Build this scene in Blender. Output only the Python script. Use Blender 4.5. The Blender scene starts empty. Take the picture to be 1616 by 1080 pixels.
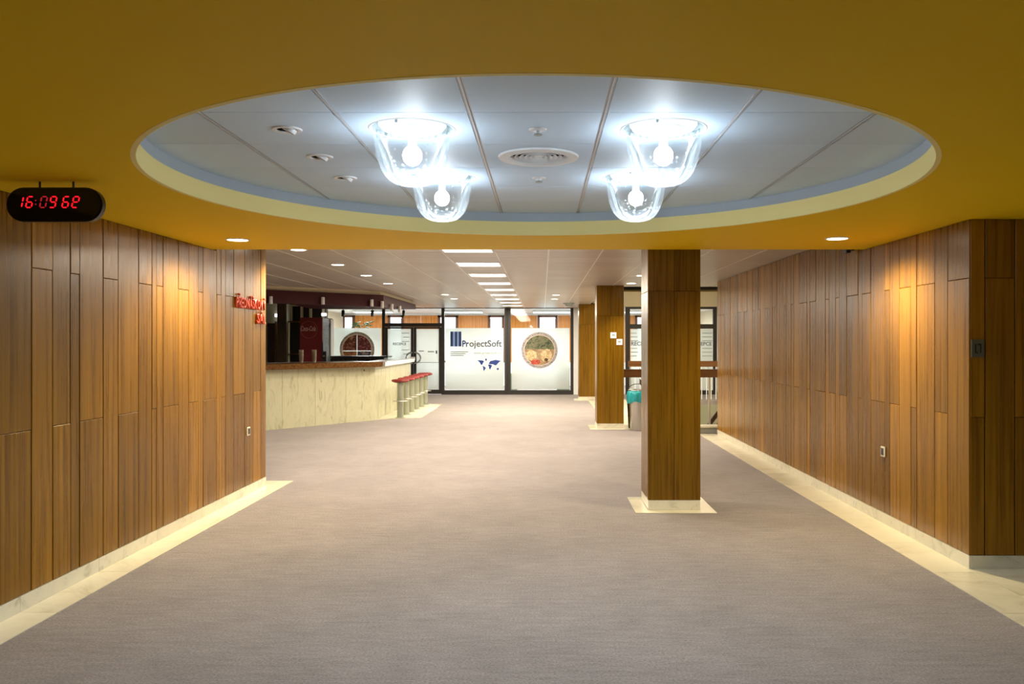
import bpy, bmesh, math, random
from mathutils import Vector, Matrix
R = random.Random(7)
PI = math.pi
sc = bpy.context.scene
COL = sc.collection

# ------------------------------------------------------------------ camera, world, exposure
F = 1335.0
cam_d = bpy.data.cameras.new('camera'); cam = bpy.data.objects.new('camera', cam_d); COL.objects.link(cam)
cam.location = (0, 0, 1.6); cam.rotation_euler = (PI/2, 0, 0)
cam_d.sensor_width = 36; cam_d.lens = F/1616*36; cam_d.shift_x = -48/1616; cam_d.clip_start = .05
sc.camera = cam
vs = sc.view_settings
vs.view_transform = 'Standard'; vs.look = 'None'; vs.gamma = 1; vs.use_curve_mapping = False
vs.exposure = 1.0
w = bpy.data.worlds.new('world'); sc.world = w; w.use_nodes = True
w.node_tree.nodes['Background'].inputs[0].default_value = (.86, .93, 1, 1)
w.node_tree.nodes['Background'].inputs[1].default_value = 1.3

def light(kind, loc, power, color, size=.1, sizey=None, rot=(0,0,0), spot=None, blend=.5, parent=None):
    d = bpy.data.lights.new('light', kind); d.energy = power; d.color = color
    if kind == 'AREA':
        d.size = size
        if sizey: d.shape = 'RECTANGLE'; d.size_y = sizey
    else: d.shadow_soft_size = size
    if kind == 'SPOT': d.spot_size = spot; d.spot_blend = blend
    o = bpy.data.objects.new('light', d); COL.objects.link(o)
    o.rotation_euler = rot
    if parent: o.parent = parent; o.location = Vector(loc)-WL(parent)
    else: o.location = loc
    return o

WARM = (1, .80, .44); NEUT = (1, .86, .68); COOL = (.82, .92, 1)
P_DOME = 3.8; P_DOWN = 52; P_SPOT = 115; P_FAR = 74; P_LUM = 42

# ------------------------------------------------------------------ helpers
def WL(o):
    v = Vector((0,0,0))
    while o: v += o.location; o = o.parent
    return v
def at(px, py, y):     # a point of the photograph seen at distance y, in metres
    return ((px-856)*y/F, 1.6+(540-py)*y/F)

def obj(name, bm, mat, parent=None, org=None, smooth=False, label=None, bevel=0, seg=1):
    """bm in world coordinates; origin org (or the parent's)"""
    if isinstance(bm, bmesh.types.BMesh):
        if bevel: bmesh.ops.bevel(bm, geom=bm.edges[:], offset=bevel, segments=seg, affect='EDGES', profile=.6)
        me = bpy.data.meshes.new(name)
        o_ = Vector(org) if org is not None else (WL(parent) if parent else Vector((0,0,0)))
        bmesh.ops.translate(bm, verts=bm.verts, vec=-o_)
        if smooth:
            for f in bm.faces: f.smooth = True
        bm.to_mesh(me); bm.free()
        if smooth:
            try: me.set_sharp_from_angle(angle=math.radians(38))
            except Exception: pass
    else:
        me = bm; o_ = Vector(org)
    if mat and not me.materials: me.materials.append(mat)
    o = bpy.data.objects.new(name, me); COL.objects.link(o)
    if parent: o.parent = parent; o.location = o_-WL(parent)
    else: o.location = o_
    if label: o['label'] = label
    return o
def tag(o, label=None, cat=None, group=None, kind=None):
    if label: o['label'] = label
    if cat: o['category'] = cat
    if group: o['group'] = group
    if kind: o['kind'] = kind
    return o
def thing(name, label, cat, loc=(0,0,0), rz=0, group=None):
    o = bpy.data.objects.new(name, None); COL.objects.link(o); o.location = loc; o.rotation_euler = (0,0,rz)
    o.empty_display_size = .1
    return tag(o, label, cat, group)
def struct(name, bm=None, mat=None, loc=(0,0,0), **k):
    if bm is None:
        o = bpy.data.objects.new(name, None); COL.objects.link(o); o.location = loc
    else: o = obj(name, bm, mat, org=loc, **k)
    o['kind'] = 'structure'; return o
def dup(root, loc, label=None, group=None, rz=None):
    r = root.copy(); COL.objects.link(r); r.location = loc
    if rz is not None: r.rotation_euler = (0,0,rz)
    if label: r['label'] = label
    if group: r['group'] = group
    for ch in list(root.children):
        c = ch.copy(); COL.objects.link(c); c.parent = r
        for g in list(ch.children):
            d = g.copy(); COL.objects.link(d); d.parent = c
    return r
def BM(): return bmesh.new()
def abox(bm, x0,x1,y0,y1,z0,z1):
    vs_ = [bm.verts.new(p) for p in ((x0,y0,z0),(x1,y0,z0),(x1,y1,z0),(x0,y1,z0),(x0,y0,z1),(x1,y0,z1),(x1,y1,z1),(x0,y1,z1))]
    for f in ((3,2,1,0),(4,5,6,7),(0,1,5,4),(1,2,6,5),(2,3,7,6),(3,0,4,7)): bm.faces.new([vs_[i] for i in f])
    return bm
def box(x0,x1,y0,y1,z0,z1): return abox(BM(), x0,x1,y0,y1,z0,z1)
def prism(bm, pts, z0, z1, ztop=None):
    a = [bm.verts.new((p[0],p[1],z0)) for p in pts]; b = [bm.verts.new((p[0],p[1],z1)) for p in pts]
    n = len(pts)
    bm.faces.new(a[::-1]); bm.faces.new(b)
    for i in range(n): bm.faces.new((a[i],a[(i+1)%n],b[(i+1)%n],b[i]))
    bmesh.ops.recalc_face_normals(bm, faces=bm.faces[:])
    return bm
def prism_y(bm, pts, y0, y1):   # outline in x,z
    a = [bm.verts.new((p[0],y0,p[1])) for p in pts]; b = [bm.verts.new((p[0],y1,p[1])) for p in pts]
    n = len(pts)
    bm.faces.new(a); bm.faces.new(b[::-1])
    for i in range(n): bm.faces.new((a[i],b[i],b[(i+1)%n],a[(i+1)%n]))
    bmesh.ops.recalc_face_normals(bm, faces=bm.faces[:])
    return bm
def lathe(bm, prof, c=(0,0,0), n=32, axis='z', close=False):
    """prof: list of (r, h); around axis z (or y, h along y)"""
    rings = []
    for r, h in prof:
        ring = []
        if r < 1e-6:
            p = (c[0],c[1],c[2]+h) if axis=='z' else (c[0],c[1]+h,c[2])
            ring = [bm.verts.new(p)]
        else:
            for i in range(n):
                a = 2*PI*i/n
                p = (c[0]+r*math.cos(a), c[1]+r*math.sin(a), c[2]+h) if axis=='z' else (c[0]+r*math.cos(a), c[1]+h, c[2]+r*math.sin(a))
                ring.append(bm.verts.new(p))
        rings.append(ring)
    prs = list(zip(rings, rings[1:]))
    if close: prs.append((rings[-1], rings[0]))
    for A, B in prs:
        if len(A)==1 and len(B)==1: continue
        for i in range(n):
            j=(i+1)%n
            if len(A)==1: bm.faces.new((A[0],B[i],B[j]))
            elif len(B)==1: bm.faces.new((A[i],A[j],B[0]))
            else: bm.faces.new((A[i],A[j],B[j],B[i]))
    bmesh.ops.recalc_face_normals(bm, faces=bm.faces[:])
    return bm
def tube(bm, pts, r, n=8, closed=False):
    pts = [Vector(p) for p in pts]; rings=[]
    N=len(pts)
    for k,p in enumerate(pts):
        if closed: d=(pts[(k+1)%N]-pts[k-1]).normalized()
        else: d=(pts[min(k+1,N-1)]-pts[max(k-1,0)]).normalized()
        up=Vector((0,0,1)) if abs(d.z)<.95 else Vector((1,0,0))
        u=d.cross(up).normalized(); v=d.cross(u)
        rings.append([bm.verts.new(p+u*r*math.cos(2*PI*i/n)+v*r*math.sin(2*PI*i/n)) for i in range(n)])
    idx=range(N if closed else N-1)
    for k in idx:
        A,B=rings[k],rings[(k+1)%N]
        for i in range(n): bm.faces.new((A[i],A[(i+1)%n],B[(i+1)%n],B[i]))
    if not closed: bm.faces.new(rings[0][::-1]); bm.faces.new(rings[-1])
    bmesh.ops.recalc_face_normals(bm, faces=bm.faces[:])
    return bm
def text_mesh(s, size, extrude=.002, bold=0, align='LEFT', shear=0, spacing=1.0):
    c = bpy.data.curves.new('lettering','FONT'); c.body=s; c.size=size; c.extrude=extrude; c.offset=bold
    c.align_x=align; c.resolution_u=3; c.shear=shear; c.space_character=spacing
    o = bpy.data.objects.new('lettering', c); COL.objects.link(o)
    bpy.context.view_layer.update()
    me = bpy.data.meshes.new_from_object(o.evaluated_get(bpy.context.evaluated_depsgraph_get()))
    bpy.data.objects.remove(o); bpy.data.curves.remove(c)
    return me
def text_fit(name, s, x0, x1, zb, y, mat, parent, height=None, bold=0, shear=0):
    """text facing -y, fitted between x0 and x1, baseline zb"""
    me = text_mesh(s, 1.0, .0, bold, shear=shear)
    xs=[v.co.x for v in me.vertices]; k=(x1-x0)/(max(xs)-min(xs)); kz=k
    if height:
        zs=[v.co.y for v in me.vertices]; kz=height/(max(zs)-0)
    mx=min(xs)
    for v in me.vertices:
        v.co = ((v.co.x-mx)*k, 0, v.co.y*kz)
    me.materials.clear(); me.materials.append(mat)
    return obj(name, me, mat, parent, org=(x0,y,zb))

# ------------------------------------------------------------------ materials
def newmat(name):
    m = bpy.data.materials.new(name); m.use_nodes=True
    nt=m.node_tree; b=nt.nodes['Principled BSDF']
    return m, nt, b
def N(nt, t, **k):
    n = nt.nodes.new(t)
    for a,v in k.items():
        if a.startswith('i_'): n.inputs[a[2:].replace('_',' ')].default_value=v
        else: setattr(n,a,v)
    return n
def plain(name, col, rough=.5, metal=0, spec=.5, emit=None, es=1, coat=0):
    m,nt,b=newmat(name)
    b.inputs['Base Color'].default_value=(*col,1); b.inputs['Roughness'].default_value=rough
    b.inputs['Metallic'].default_value=metal; b.inputs['Specular IOR Level'].default_value=spec
    b.inputs['Coat Weight'].default_value=coat
    if emit: b.inputs['Emission Color'].default_value=(*emit,1); b.inputs['Emission Strength'].default_value=es
    # faint procedural unevenness so no surface is a flat fill
    tc=N(nt,'ShaderNodeTexCoord'); no=N(nt,'ShaderNodeTexNoise'); no.inputs['Scale'].default_value=18; no.inputs['Detail'].default_value=3
    nt.links.new(tc.outputs['Object'],no.inputs['Vector'])
    mr=N(nt,'ShaderNodeMapRange'); mr.inputs[3].default_value=max(rough-.06,0.02); mr.inputs[4].default_value=min(rough+.08,1)
    nt.links.new(no.outputs['Fac'],mr.inputs[0]); nt.links.new(mr.outputs[0],b.inputs['Roughness'])
    return m
def emis(name, col, s):
    m=bpy.data.materials.new(name); m.use_nodes=True; nt=m.node_tree; nt.nodes.clear()
    e=N(nt,'ShaderNodeEmission'); e.inputs[0].default_value=(*col,1); e.inputs[1].default_value=s
    o=N(nt,'ShaderNodeOutputMaterial'); nt.links.new(e.outputs[0],o.inputs[0]); return m
def wood(name, dark, mid, lite, axis='z', rough=.25, var=.32, fine=1.0):
    m,nt,b=newmat(name); L=nt.links
    tc=N(nt,'ShaderNodeTexCoord'); oi=N(nt,'ShaderNodeObjectInfo')
    mul=N(nt,'ShaderNodeMath',operation='MULTIPLY'); mul.inputs[1].default_value=71.3; L.new(oi.outputs['Random'],mul.inputs[0])
    add=N(nt,'ShaderNodeVectorMath',operation='ADD'); L.new(tc.outputs['Object'],add.inputs[0]); L.new(mul.outputs[0],add.inputs[1])
    mp=N(nt,'ShaderNodeMapping'); s={'z':(16,16,.45),'x':(.45,16,16),'y':(16,.45,16)}[axis]; mp.inputs['Scale'].default_value=[q*fine for q in s]
    L.new(add.outputs[0],mp.inputs['Vector'])
    n1=N(nt,'ShaderNodeTexNoise'); n1.inputs['Scale'].default_value=1.6; n1.inputs['Detail'].default_value=5; n1.inputs['Roughness'].default_value=.62; n1.inputs['Distortion'].default_value=.35
    L.new(mp.outputs[0],n1.inputs['Vector'])
    cr=N(nt,'ShaderNodeValToRGB'); e=cr.color_ramp.elements
    e[0].position=.28; e[0].color=(*dark,1); e[1].position=.74; e[1].color=(*lite,1); q=e.new(.5); q.color=(*mid,1)
    L.new(n1.outputs['Fac'],cr.inputs[0])
    # plank to plank tint
    mr=N(nt,'ShaderNodeMapRange'); mr.inputs[3].default_value=1-var; mr.inputs[4].default_value=1+var*.8; L.new(oi.outputs['Random'],mr.inputs[0])
    vm=N(nt,'ShaderNodeVectorMath',operation='SCALE'); L.new(cr.outputs[0],vm.inputs[0]); L.new(mr.outputs[0],vm.inputs['Scale'])
    L.new(vm.outputs[0],b.inputs['Base Color'])
    b.inputs['Specular IOR Level'].default_value=.30
    rr=N(nt,'ShaderNodeMapRange'); rr.inputs[3].default_value=rough-.05; rr.inputs[4].default_value=rough+.12; L.new(n1.outputs['Fac'],rr.inputs[0]); L.new(rr.outputs[0],b.inputs['Roughness'])
    bp=N(nt,'ShaderNodeBump'); bp.inputs['Strength'].default_value=.08; bp.inputs['Distance'].default_value=.004; L.new(n1.outputs['Fac'],bp.inputs['Height']); L.new(bp.outputs[0],b.inputs['Normal'])
    return m
def marble(name, base, vein, scale=2.2, rough=.25, streak=False):
    m,nt,b=newmat(name); L=nt.links
    tc=N(nt,'ShaderNodeTexCoord'); oi=N(nt,'ShaderNodeObjectInfo')
    mul=N(nt,'ShaderNodeMath',operation='MULTIPLY'); mul.inputs[1].default_value=33; L.new(oi.outputs['Random'],mul.inputs[0])
    add=N(nt,'ShaderNodeVectorMath',operation='ADD'); L.new(tc.outputs['Object'],add.inputs[0]); L.new(mul.outputs[0],add.inputs[1])
    mp=N(nt,'ShaderNodeMapping'); mp.inputs['Scale'].default_value=(3,3,1) if streak else (1,1,1); L.new(add.outputs[0],mp.inputs[0])
    n1=N(nt,'ShaderNodeTexNoise'); n1.inputs['Scale'].default_value=scale; n1.inputs['Detail'].default_value=8; n1.inputs['Roughness'].default_value=.65; n1.inputs['Distortion'].default_value=1.6
    L.new(mp.outputs[0],n1.inputs[0])
    cr=N(nt,'ShaderNodeValToRGB'); e=cr.color_ramp.elements
    e[0].position=.30; e[0].color=(*vein,1); e[1].position=.62; e[1].color=(*base,1)
    q=e.new(.46); q.color=(*[v*.94 for v in base],1)
    L.new(n1.outputs['Fac'],cr.inputs[0])
    mr=N(nt,'ShaderNodeMapRange'); mr.inputs[3].default_value=.92; mr.inputs[4].default_value=1.05; L.new(oi.outputs['Random'],mr.inputs[0])
    vm=N(nt,'ShaderNodeVectorMath',operation='SCALE'); L.new(cr.outputs[0],vm.inputs[0]); L.new(mr.outputs[0],vm.inputs['Scale'])
    L.new(vm.outputs[0],b.inputs['Base Color']); b.inputs['Roughness'].default_value=rough
    return m

M_WOOD = wood('walnut_panel', (.135,.055,.002), (.245,.112,.004), (.36,.176,.008))
M_WOODC = wood('pillar_veneer', (.10,.044,.001), (.17,.083,.002), (.24,.122,.004), var=.14, fine=1.5)
M_WOODX = wood('counter_wood', (.06,.024,.005), (.12,.05,.010), (.18,.08,.015), axis='x', var=.1)
M_OFFW = wood('office_orange_wood', (.55,.20,.04), (.72,.29,.07), (.80,.36,.10), var=.1)
M_RAIL = wood('rail_wood', (.09,.035,.012), (.17,.07,.02), (.24,.10,.03), axis='x', var=.15)
M_DARK = plain('dark_backing', (.02,.012,.006), .8)
M_MARB = marble('cream_marble', (.80,.75,.56), (.60,.54,.36), 1.8)
M_MARBB = marble('skirting_marble', (.72,.68,.54), (.42,.40,.30), 5, .35)
M_MARBC = marble('bar_marble', (.56,.55,.37), (.34,.33,.19), 2.4, .35, True)
M_MUST = plain('mustard_paint', (.88,.60,.005), .6, spec=.2)
M_RIM = plain('pale_yellow_paint', (.98,.86,.36), .55)
M_WHITE = plain('white_paint', (.80,.82,.84), .5)
M_CREAM = plain('cream_paint', (.74,.68,.52), .7)
M_BLACK = plain('black_plastic', (.012,.012,.013), .28)
M_FRAME = plain('dark_bronze_aluminium', (.035,.033,.030), .45, metal=.3)
M_STEEL = plain('brushed_steel', (.62,.60,.55), .30, metal=1)
M_PED = plain('stool_pedestal_metal', (.36,.39,.30), .42, metal=.5)
M_RED = plain('stool_red_vinyl', (.25,.020,.015), .45)
M_MAROON = plain('maroon_paint', (.045,.002,.006), .5, spec=.25)
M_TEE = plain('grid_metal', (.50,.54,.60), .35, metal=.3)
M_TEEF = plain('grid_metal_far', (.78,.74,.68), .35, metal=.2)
M_GREY = plain('ring_grey', (.28,.33,.33), .4)
M_SLOT = plain('slot_dark', (.03,.035,.04), .5)

def tilemat(name, col, rough, metal, cross=False):
    m,nt,b=newmat(name); L=nt.links
    tc=N(nt,'ShaderNodeTexCoord'); mp=N(nt,'ShaderNodeMapping'); mp.inputs['Scale'].default_value=(2,60,1)
    L.new(tc.outputs['Object'],mp.inputs[0])
    n=N(nt,'ShaderNodeTexNoise'); n.inputs['Scale'].default_value=1.5; n.inputs['Detail'].default_value=3; L.new(mp.outputs[0],n.inputs[0])
    oi=N(nt,'ShaderNodeObjectInfo')
    mr=N(nt,'ShaderNodeMapRange'); mr.inputs[3].default_value=.93; mr.inputs[4].default_value=1.04; L.new(oi.outputs['Random'],mr.inputs[0])
    c=N(nt,'ShaderNodeVectorMath',operation='SCALE'); c.inputs[0].default_value=col; L.new(mr.outputs[0],c.inputs['Scale']); L.new(c.outputs[0],b.inputs['Base Color'])
    b.inputs['Metallic'].default_value=metal; b.inputs['Roughness'].default_value=rough; b.inputs['Specular IOR Level'].default_value=.5 if cross else .12
    bp=N(nt,'ShaderNodeBump'); bp.inputs['Strength'].default_value=.10; bp.inputs['Distance'].default_value=.002
    L.new(n.outputs['Fac'],bp.inputs['Height']); L.new(bp.outputs[0],b.inputs['Normal'])
    return m
M_TILE = tilemat('satin_ceiling_tile', (.62,.77,.93), .55, .0)
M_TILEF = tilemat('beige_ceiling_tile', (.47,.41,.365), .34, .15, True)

def carpet():
    m,nt,b=newmat('taupe_carpet'); L=nt.links
    tc=N(nt,'ShaderNodeTexCoord')
    n1=N(nt,'ShaderNodeTexNoise'); n1.inputs['Scale'].default_value=75; n1.inputs['Detail'].default_value=6; n1.inputs['Roughness'].default_value=.75
    n2=N(nt,'ShaderNodeTexNoise'); n2.inputs['Scale'].default_value=1.3; n2.inputs['Detail'].default_value=5; n2.inputs['Roughness'].default_value=.7
    mp=N(nt,'ShaderNodeMapping'); mp.inputs['Scale'].default_value=(1,5,1)
    n3=N(nt,'ShaderNodeTexNoise'); n3.inputs['Scale'].default_value=5; n3.inputs['Detail'].default_value=5
    for q in (n1,n2): L.new(tc.outputs['Object'],q.inputs[0])
    L.new(tc.outputs['Object'],mp.inputs[0]); L.new(mp.outputs[0],n3.inputs[0])
    cr=N(nt,'ShaderNodeValToRGB'); e=cr.color_ramp.elements
    e[0].position=.36; e[0].color=(.150,.140,.134,1); e[1].position=.64; e[1].color=(.345,.295,.282,1)
    L.new(n1.outputs['Fac'],cr.inputs[0])
    a=N(nt,'ShaderNodeMath',operation='ADD'); L.new(n2.outputs['Fac'],a.inputs[0]); L.new(n3.outputs['Fac'],a.inputs[1])
    mr=N(nt,'ShaderNodeMapRange'); mr.inputs[1].default_value=.7; mr.inputs[2].default_value=1.3; mr.inputs[3].default_value=.80; mr.inputs[4].default_value=1.2; L.new(a.outputs[0],mr.inputs[0])
    c=N(nt,'ShaderNodeVectorMath',operation='SCALE'); L.new(cr.outputs[0],c.inputs[0]); L.new(mr.outputs[0],c.inputs['Scale']); L.new(c.outputs[0],b.inputs['Base Color'])
    b.inputs['Roughness'].default_value=.95; b.inputs['Specular IOR Level'].default_value=.15
    b.inputs['Sheen Weight'].default_value=.25; b.inputs['Sheen Roughness'].default_value=.5
    bp=N(nt,'ShaderNodeBump'); bp.inputs['Strength'].default_value=.5; bp.inputs['Distance'].default_value=.004; L.new(n1.outputs['Fac'],bp.inputs['Height']); L.new(bp.outputs[0],b.inputs['Normal'])
    return m
M_CARPET = carpet()

def mixmat(name, trans, tcol, white, wcol, gloss, grough=.1, noise=None):
    """thin sheet: transparent + diffuse/translucent white + gloss"""
    m=bpy.data.materials.new(name); m.use_nodes=True; nt=m.node_tree; nt.nodes.clear(); L=nt.links
    o=N(nt,'ShaderNodeOutputMaterial'); t=N(nt,'ShaderNodeBsdfTransparent'); t.inputs[0].default_value=(*tcol,1)
    tr=N(nt,'ShaderNodeBsdfTranslucent'); tr.inputs[0].default_value=(*wcol,1)
    df=N(nt,'ShaderNodeBsdfDiffuse'); df.inputs[0].default_value=(*wcol,1)
    g=N(nt,'ShaderNodeBsdfGlossy'); g.inputs['Roughness'].default_value=grough; g.inputs[0].default_value=(1,1,1,1)
    m1=N(nt,'ShaderNodeMixShader'); m1.inputs[0].default_value=.35; L.new(tr.outputs[0],m1.inputs[1]); L.new(df.outputs[0],m1.inputs[2])
    m2=N(nt,'ShaderNodeMixShader'); m2.inputs[0].default_value=white; L.new(t.outputs[0],m2.inputs[1]); L.new(m1.outputs[0],m2.inputs[2])
    if noise:
        tc=N(nt,'ShaderNodeTexCoord'); v=N(nt,'ShaderNodeTexVoronoi'); v.inputs['Scale'].default_value=noise; L.new(tc.outputs['Object'],v.inputs[0])
        n=N(nt,'ShaderNodeTexNoise'); n.inputs['Scale'].default_value=noise*.3; n.inputs['Detail'].default_value=4; L.new(tc.outputs['Object'],n.inputs[0])
        mr=N(nt,'ShaderNodeMapRange'); mr.inputs[1].default_value=.05; mr.inputs[2].default_value=.30; mr.inputs[3].default_value=white*16; mr.inputs[4].default_value=white*.35; L.new(v.outputs['Distance'],mr.inputs[0])
        mu=N(nt,'ShaderNodeMath',operation='MULTIPLY'); L.new(mr.outputs[0],mu.inputs[0])
        m4=N(nt,'ShaderNodeMapRange'); m4.inputs[1].default_value=.35; m4.inputs[2].default_value=.65; m4.inputs[3].default_value=.4; m4.inputs[4].default_value=1.5; L.new(n.outputs['Fac'],m4.inputs[0]); L.new(m4.outputs[0],mu.inputs[1])
        lw=N(nt,'ShaderNodeLayerWeight'); lw.inputs[0].default_value=.25
        ad=N(nt,'ShaderNodeMath',operation='MULTIPLY_ADD',use_clamp=True); L.new(lw.outputs['Facing'],ad.inputs[0]); ad.inputs[1].default_value=.028; L.new(mu.outputs[0],ad.inputs[2])
        L.new(ad.outputs[0],m2.inputs[0])
    fr=N(nt,'ShaderNodeFresnel'); fr.inputs[0].default_value=1.45
    mf=N(nt,'ShaderNodeMath',operation='MULTIPLY',use_clamp=True); mf.inputs[1].default_value=gloss; L.new(fr.outputs[0],mf.inputs[0])
    m3=N(nt,'ShaderNodeMixShader'); L.new(mf.outputs[0],m3.inputs[0]); L.new(m2.outputs[0],m3.inputs[1]); L.new(g.outputs[0],m3.inputs[2])
    L.new(m3.outputs[0],o.inputs[0]); return m
M_GLASS = mixmat('clear_glass', 1, (.95,.97,.95), 0, (1,1,1), .8, .02)
M_FROST = mixmat('frosted_film', 1, (.9,.95,.93), .72, (.92,.95,.94), .6, .2)
M_DOME = mixmat('seeded_glass', 1, (.97,.99,1), .010, (.9,.96,1), .5, .05, noise=34)

M_BULB = emis('bulb_glow', (.90,.96,1), 12)
nt=M_BULB.node_tree; _t=N(nt,'ShaderNodeBsdfTransparent'); _m=N(nt,'ShaderNodeMixShader'); _m.inputs[0].default_value=.5
nt.links.new(_t.outputs[0],_m.inputs[1]); nt.links.new(nt.nodes['Emission'].outputs[0],_m.inputs[2]); nt.links.new(_m.outputs[0],nt.nodes['Material Output'].inputs[0])
M_DOWN = emis('downlight_glow', (1,.90,.72), 9)
M_TUBE = emis('tube_glow', (1,.93,.82), 6)
M_LED = emis('led_red', (1,.01,.02), .7)
M_LEDD = emis('led_red_dim', (.9,.03,.04), .22)

# ------------------------------------------------------------------ dimensions
XL=-3.08; XR=3.0; YL=9.42; YR=14.5; YC=5.94; HS=2.464; HC=2.64; YS=7.9; YG=25.8
YB=-3.0

# ------------------------------------------------------------------ floor
WX0,WX1,WY0,WY1 = 2.3,5.5,16.1,23.0   # stair well
bm=BM()
abox(bm,-7.3,5.5,YB,WY0,-.1,0); abox(bm,-7.3,WX0,WY0,WY1,-.1,0); abox(bm,-7.3,5.5,WY1,31.2,-.1,0)
bmesh.ops.remove_doubles(bm,verts=bm.verts,dist=1e-4)
floor = struct('floor', bm, M_CARPET)

def strip_tiles(root, name, x0,x1,y0,y1,z0,z1,n,along,mat,gap=.004,bev=.0015):
    L_=(y1-y0) if along=='y' else (x1-x0)
    for i in range(n):
        a=i*L_/n+gap/2; b=(i+1)*L_/n-gap/2
        if along=='y': bb=(x0,x1,y0+a,y0+b,z0,z1)
        else: bb=(x0+a,x0+b,y0,y1,z0,z1)
        obj(name, box(*bb), mat, root, org=((bb[0]+bb[1])/2,(bb[2]+bb[3])/2,(bb[4]+bb[5])/2))
T=.006
t1=struct('trim_1', box(XL+.001,-2.862,YB,9.705,.0005,.003), M_DARK)
strip_tiles(t1,'marble_tile',XL,-2.86,YB,YL,.001,T,14,'y',M_MARB)
obj('marble_tile', prism(BM(),[(XL-1.2,YL+.002),(XL,YL+.002),(-2.86,YL+.002),(-2.86,9.71),(XL-1.2,9.71)],.001,T), M_MARB, t1, org=(-3,9.5,0))
t2=struct('trim_2', box(2.702,XR-.001,YB,YR-.002,.0005,.003), M_DARK)
strip_tiles(t2,'marble_tile',2.70,XR,YB,YR+.2,.001,T,20,'y',M_MARB)
t3=struct('trim_3', box(XR+.002,5.49,YB,YC-.002,.0005,.003), M_DARK)
for j in range(6):
    for i in range(4):
        x0=XR+i*.62+.003; y1=YC-j*.62; 
        obj('marble_tile', box(x0,x0+.614,y1-.614,y1,.001,T), M_MARB, t3, org=(x0+.307,y1-.307,.004))
# marble round the stair well and by the pillars
t4=struct('trim_4', box(1.26,2.28,16.2,23.6,.0005,.003), M_DARK)
strip_tiles(t4,'marble_tile',1.25,2.29,16.2,23.6,.001,T,9,'y',M_MARB)

# ------------------------------------------------------------------ wood panelled walls
plank_mesh={}
def plank(root,c,size,mat=M_WOOD):
    key=tuple(round(s,3) for s in size)+(mat.name,)
    if key not in plank_mesh:
        b=box(-size[0]/2,size[0]/2,-size[1]/2,size[1]/2,-size[2]/2,size[2]/2)
        bmesh.ops.bevel(b,geom=b.edges[:],offset=.0025,segments=1,affect='EDGES')
        me=bpy.data.meshes.new('plank'); b.to_mesh(me); b.free(); me.materials.append(mat); plank_mesh[key]=me
    return obj('plank',plank_mesh[key],None,root,org=c)
def wall_planks(root, axis, const, face, a0, widths, top, zj=(1.07,2.05), z0=.10, thick=.02, mat=M_WOOD, first=0, gap=.008):
    """axis: direction the planks follow; face=+1/-1 the side they project to"""
    a=a0; k=first
    for wd in widths:
        zs=[z0, zj[k%2], top(a+wd/2)]
        for q in range(2):
            if zs[q+1]-zs[q]<.03: continue
            h=zs[q+1]-zs[q]-.003; ca=a+wd/2; wv=wd-gap
            t=thick+R.choice((0,.0015,.003))
            cz=(zs[q]+zs[q+1])/2
            if axis=='y': plank(root,(const+face*t/2,ca,cz),(t,wv,h),mat)
            else: plank(root,(ca,const+face*t/2,cz),(wv,t,h),mat)
        a+=wd; k+=1
# left wall: plank widths counted back from its far corner
WL_=[.17,.25,.25,.31,.22,.11,.11,.32,.11,.20,.21,.29,.12,.08,.22,.31,.21,.30,.11,.20,.22,.305]  # far -> near, from the photograph
tot=YL-sum(WL_)
near=[]
while sum(near)<tot-YB-.3: near.append(R.choice((.31,.21,.11,.22)))
near.append(tot-YB-sum(near))
wl=struct('wall_left', box(XL-.25,XL-.022,YB,YL-.022,0,2.7), M_DARK)
wall_planks(wl,'y',XL-.021,1,YB,near[::-1]+WL_[::-1],lambda a:HS if a<YS-.05 else HC-.003,first=(0 if len(near)%2==0 else 1))
wall_planks(wl,'x',YL-.021,1,-7.2,[.2,.3,.1,.2,.3,.22]*3+[.1],lambda a:HC-.003)
# the corner bead
obj('corner_bead', box(XL-.022,XL-.001,YL-.021,YL-.001,.1,HC-.003), M_WOOD, wl, org=(XL,YL,1.3))
# right wall
wr=struct('wall_right', box(XR+.022,XR+.3,YC+.022,YR,0,2.7), M_DARK)
WR_=[.32,.21,.31,.11,.22]+[.20,.11,.31,.21,.10,.30,.21,.11]*5
ws=[];s=0
for q in WR_:
    if s+q>YR-YC-.1: break
    ws.append(q); s+=q
ws.append(YR-YC-s)
wall_planks(wr,'y',XR+.021,-1,YC,ws,lambda a:HS if a<YS-.05 else HC-.003,first=1)
wall_planks(wr,'x',YR-.0,1,XR+.0,[.3],lambda a:HC-.003)
# recess wall facing the camera
wf=struct('wall_recess', box(XR+.022,5.5,YC+.022,YC+.2,0,2.7), M_DARK)
wall_planks(wf,'x',YC+.021,-1,XR+.003,[.105,.21,.31,.21,.10,.31,.21,.3,.2,.3,.235],lambda a:HS-.001,first=0)

def skirting(name,x0,x1,y0,y1,n,along):
    r=struct(name); strip_tiles(r,'skirting_slab',x0,x1,y0,y1,T,.099,n,along,M_MARBB,gap=.003)
    return r
skirting('baseboard_left',XL-.02,XL+.004,YB,YL,14,'y')
skirting('baseboard_right',XR-.004,XR+.02,YC,YR,10,'y')
skirting('baseboard_recess',XR+.021,5.5,YC-.004,YC+.02,4,'x')

# plain walls around
struct('wall_behind', box(-3.4,5.7,YB-.15,YB,0,2.7), M_CREAM)
struct('wall_far_right', box(5.5,5.65,YB,31.2,-3.2,3.8), M_CREAM)
struct('wall_far_left', box(-7.45,-7.3,YL,31.2,0,2.7), M_CREAM)
struct('wall_return', box(-7.3,XL-.25,YL-.2,YL-.022,0,2.7), M_DARK)

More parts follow.
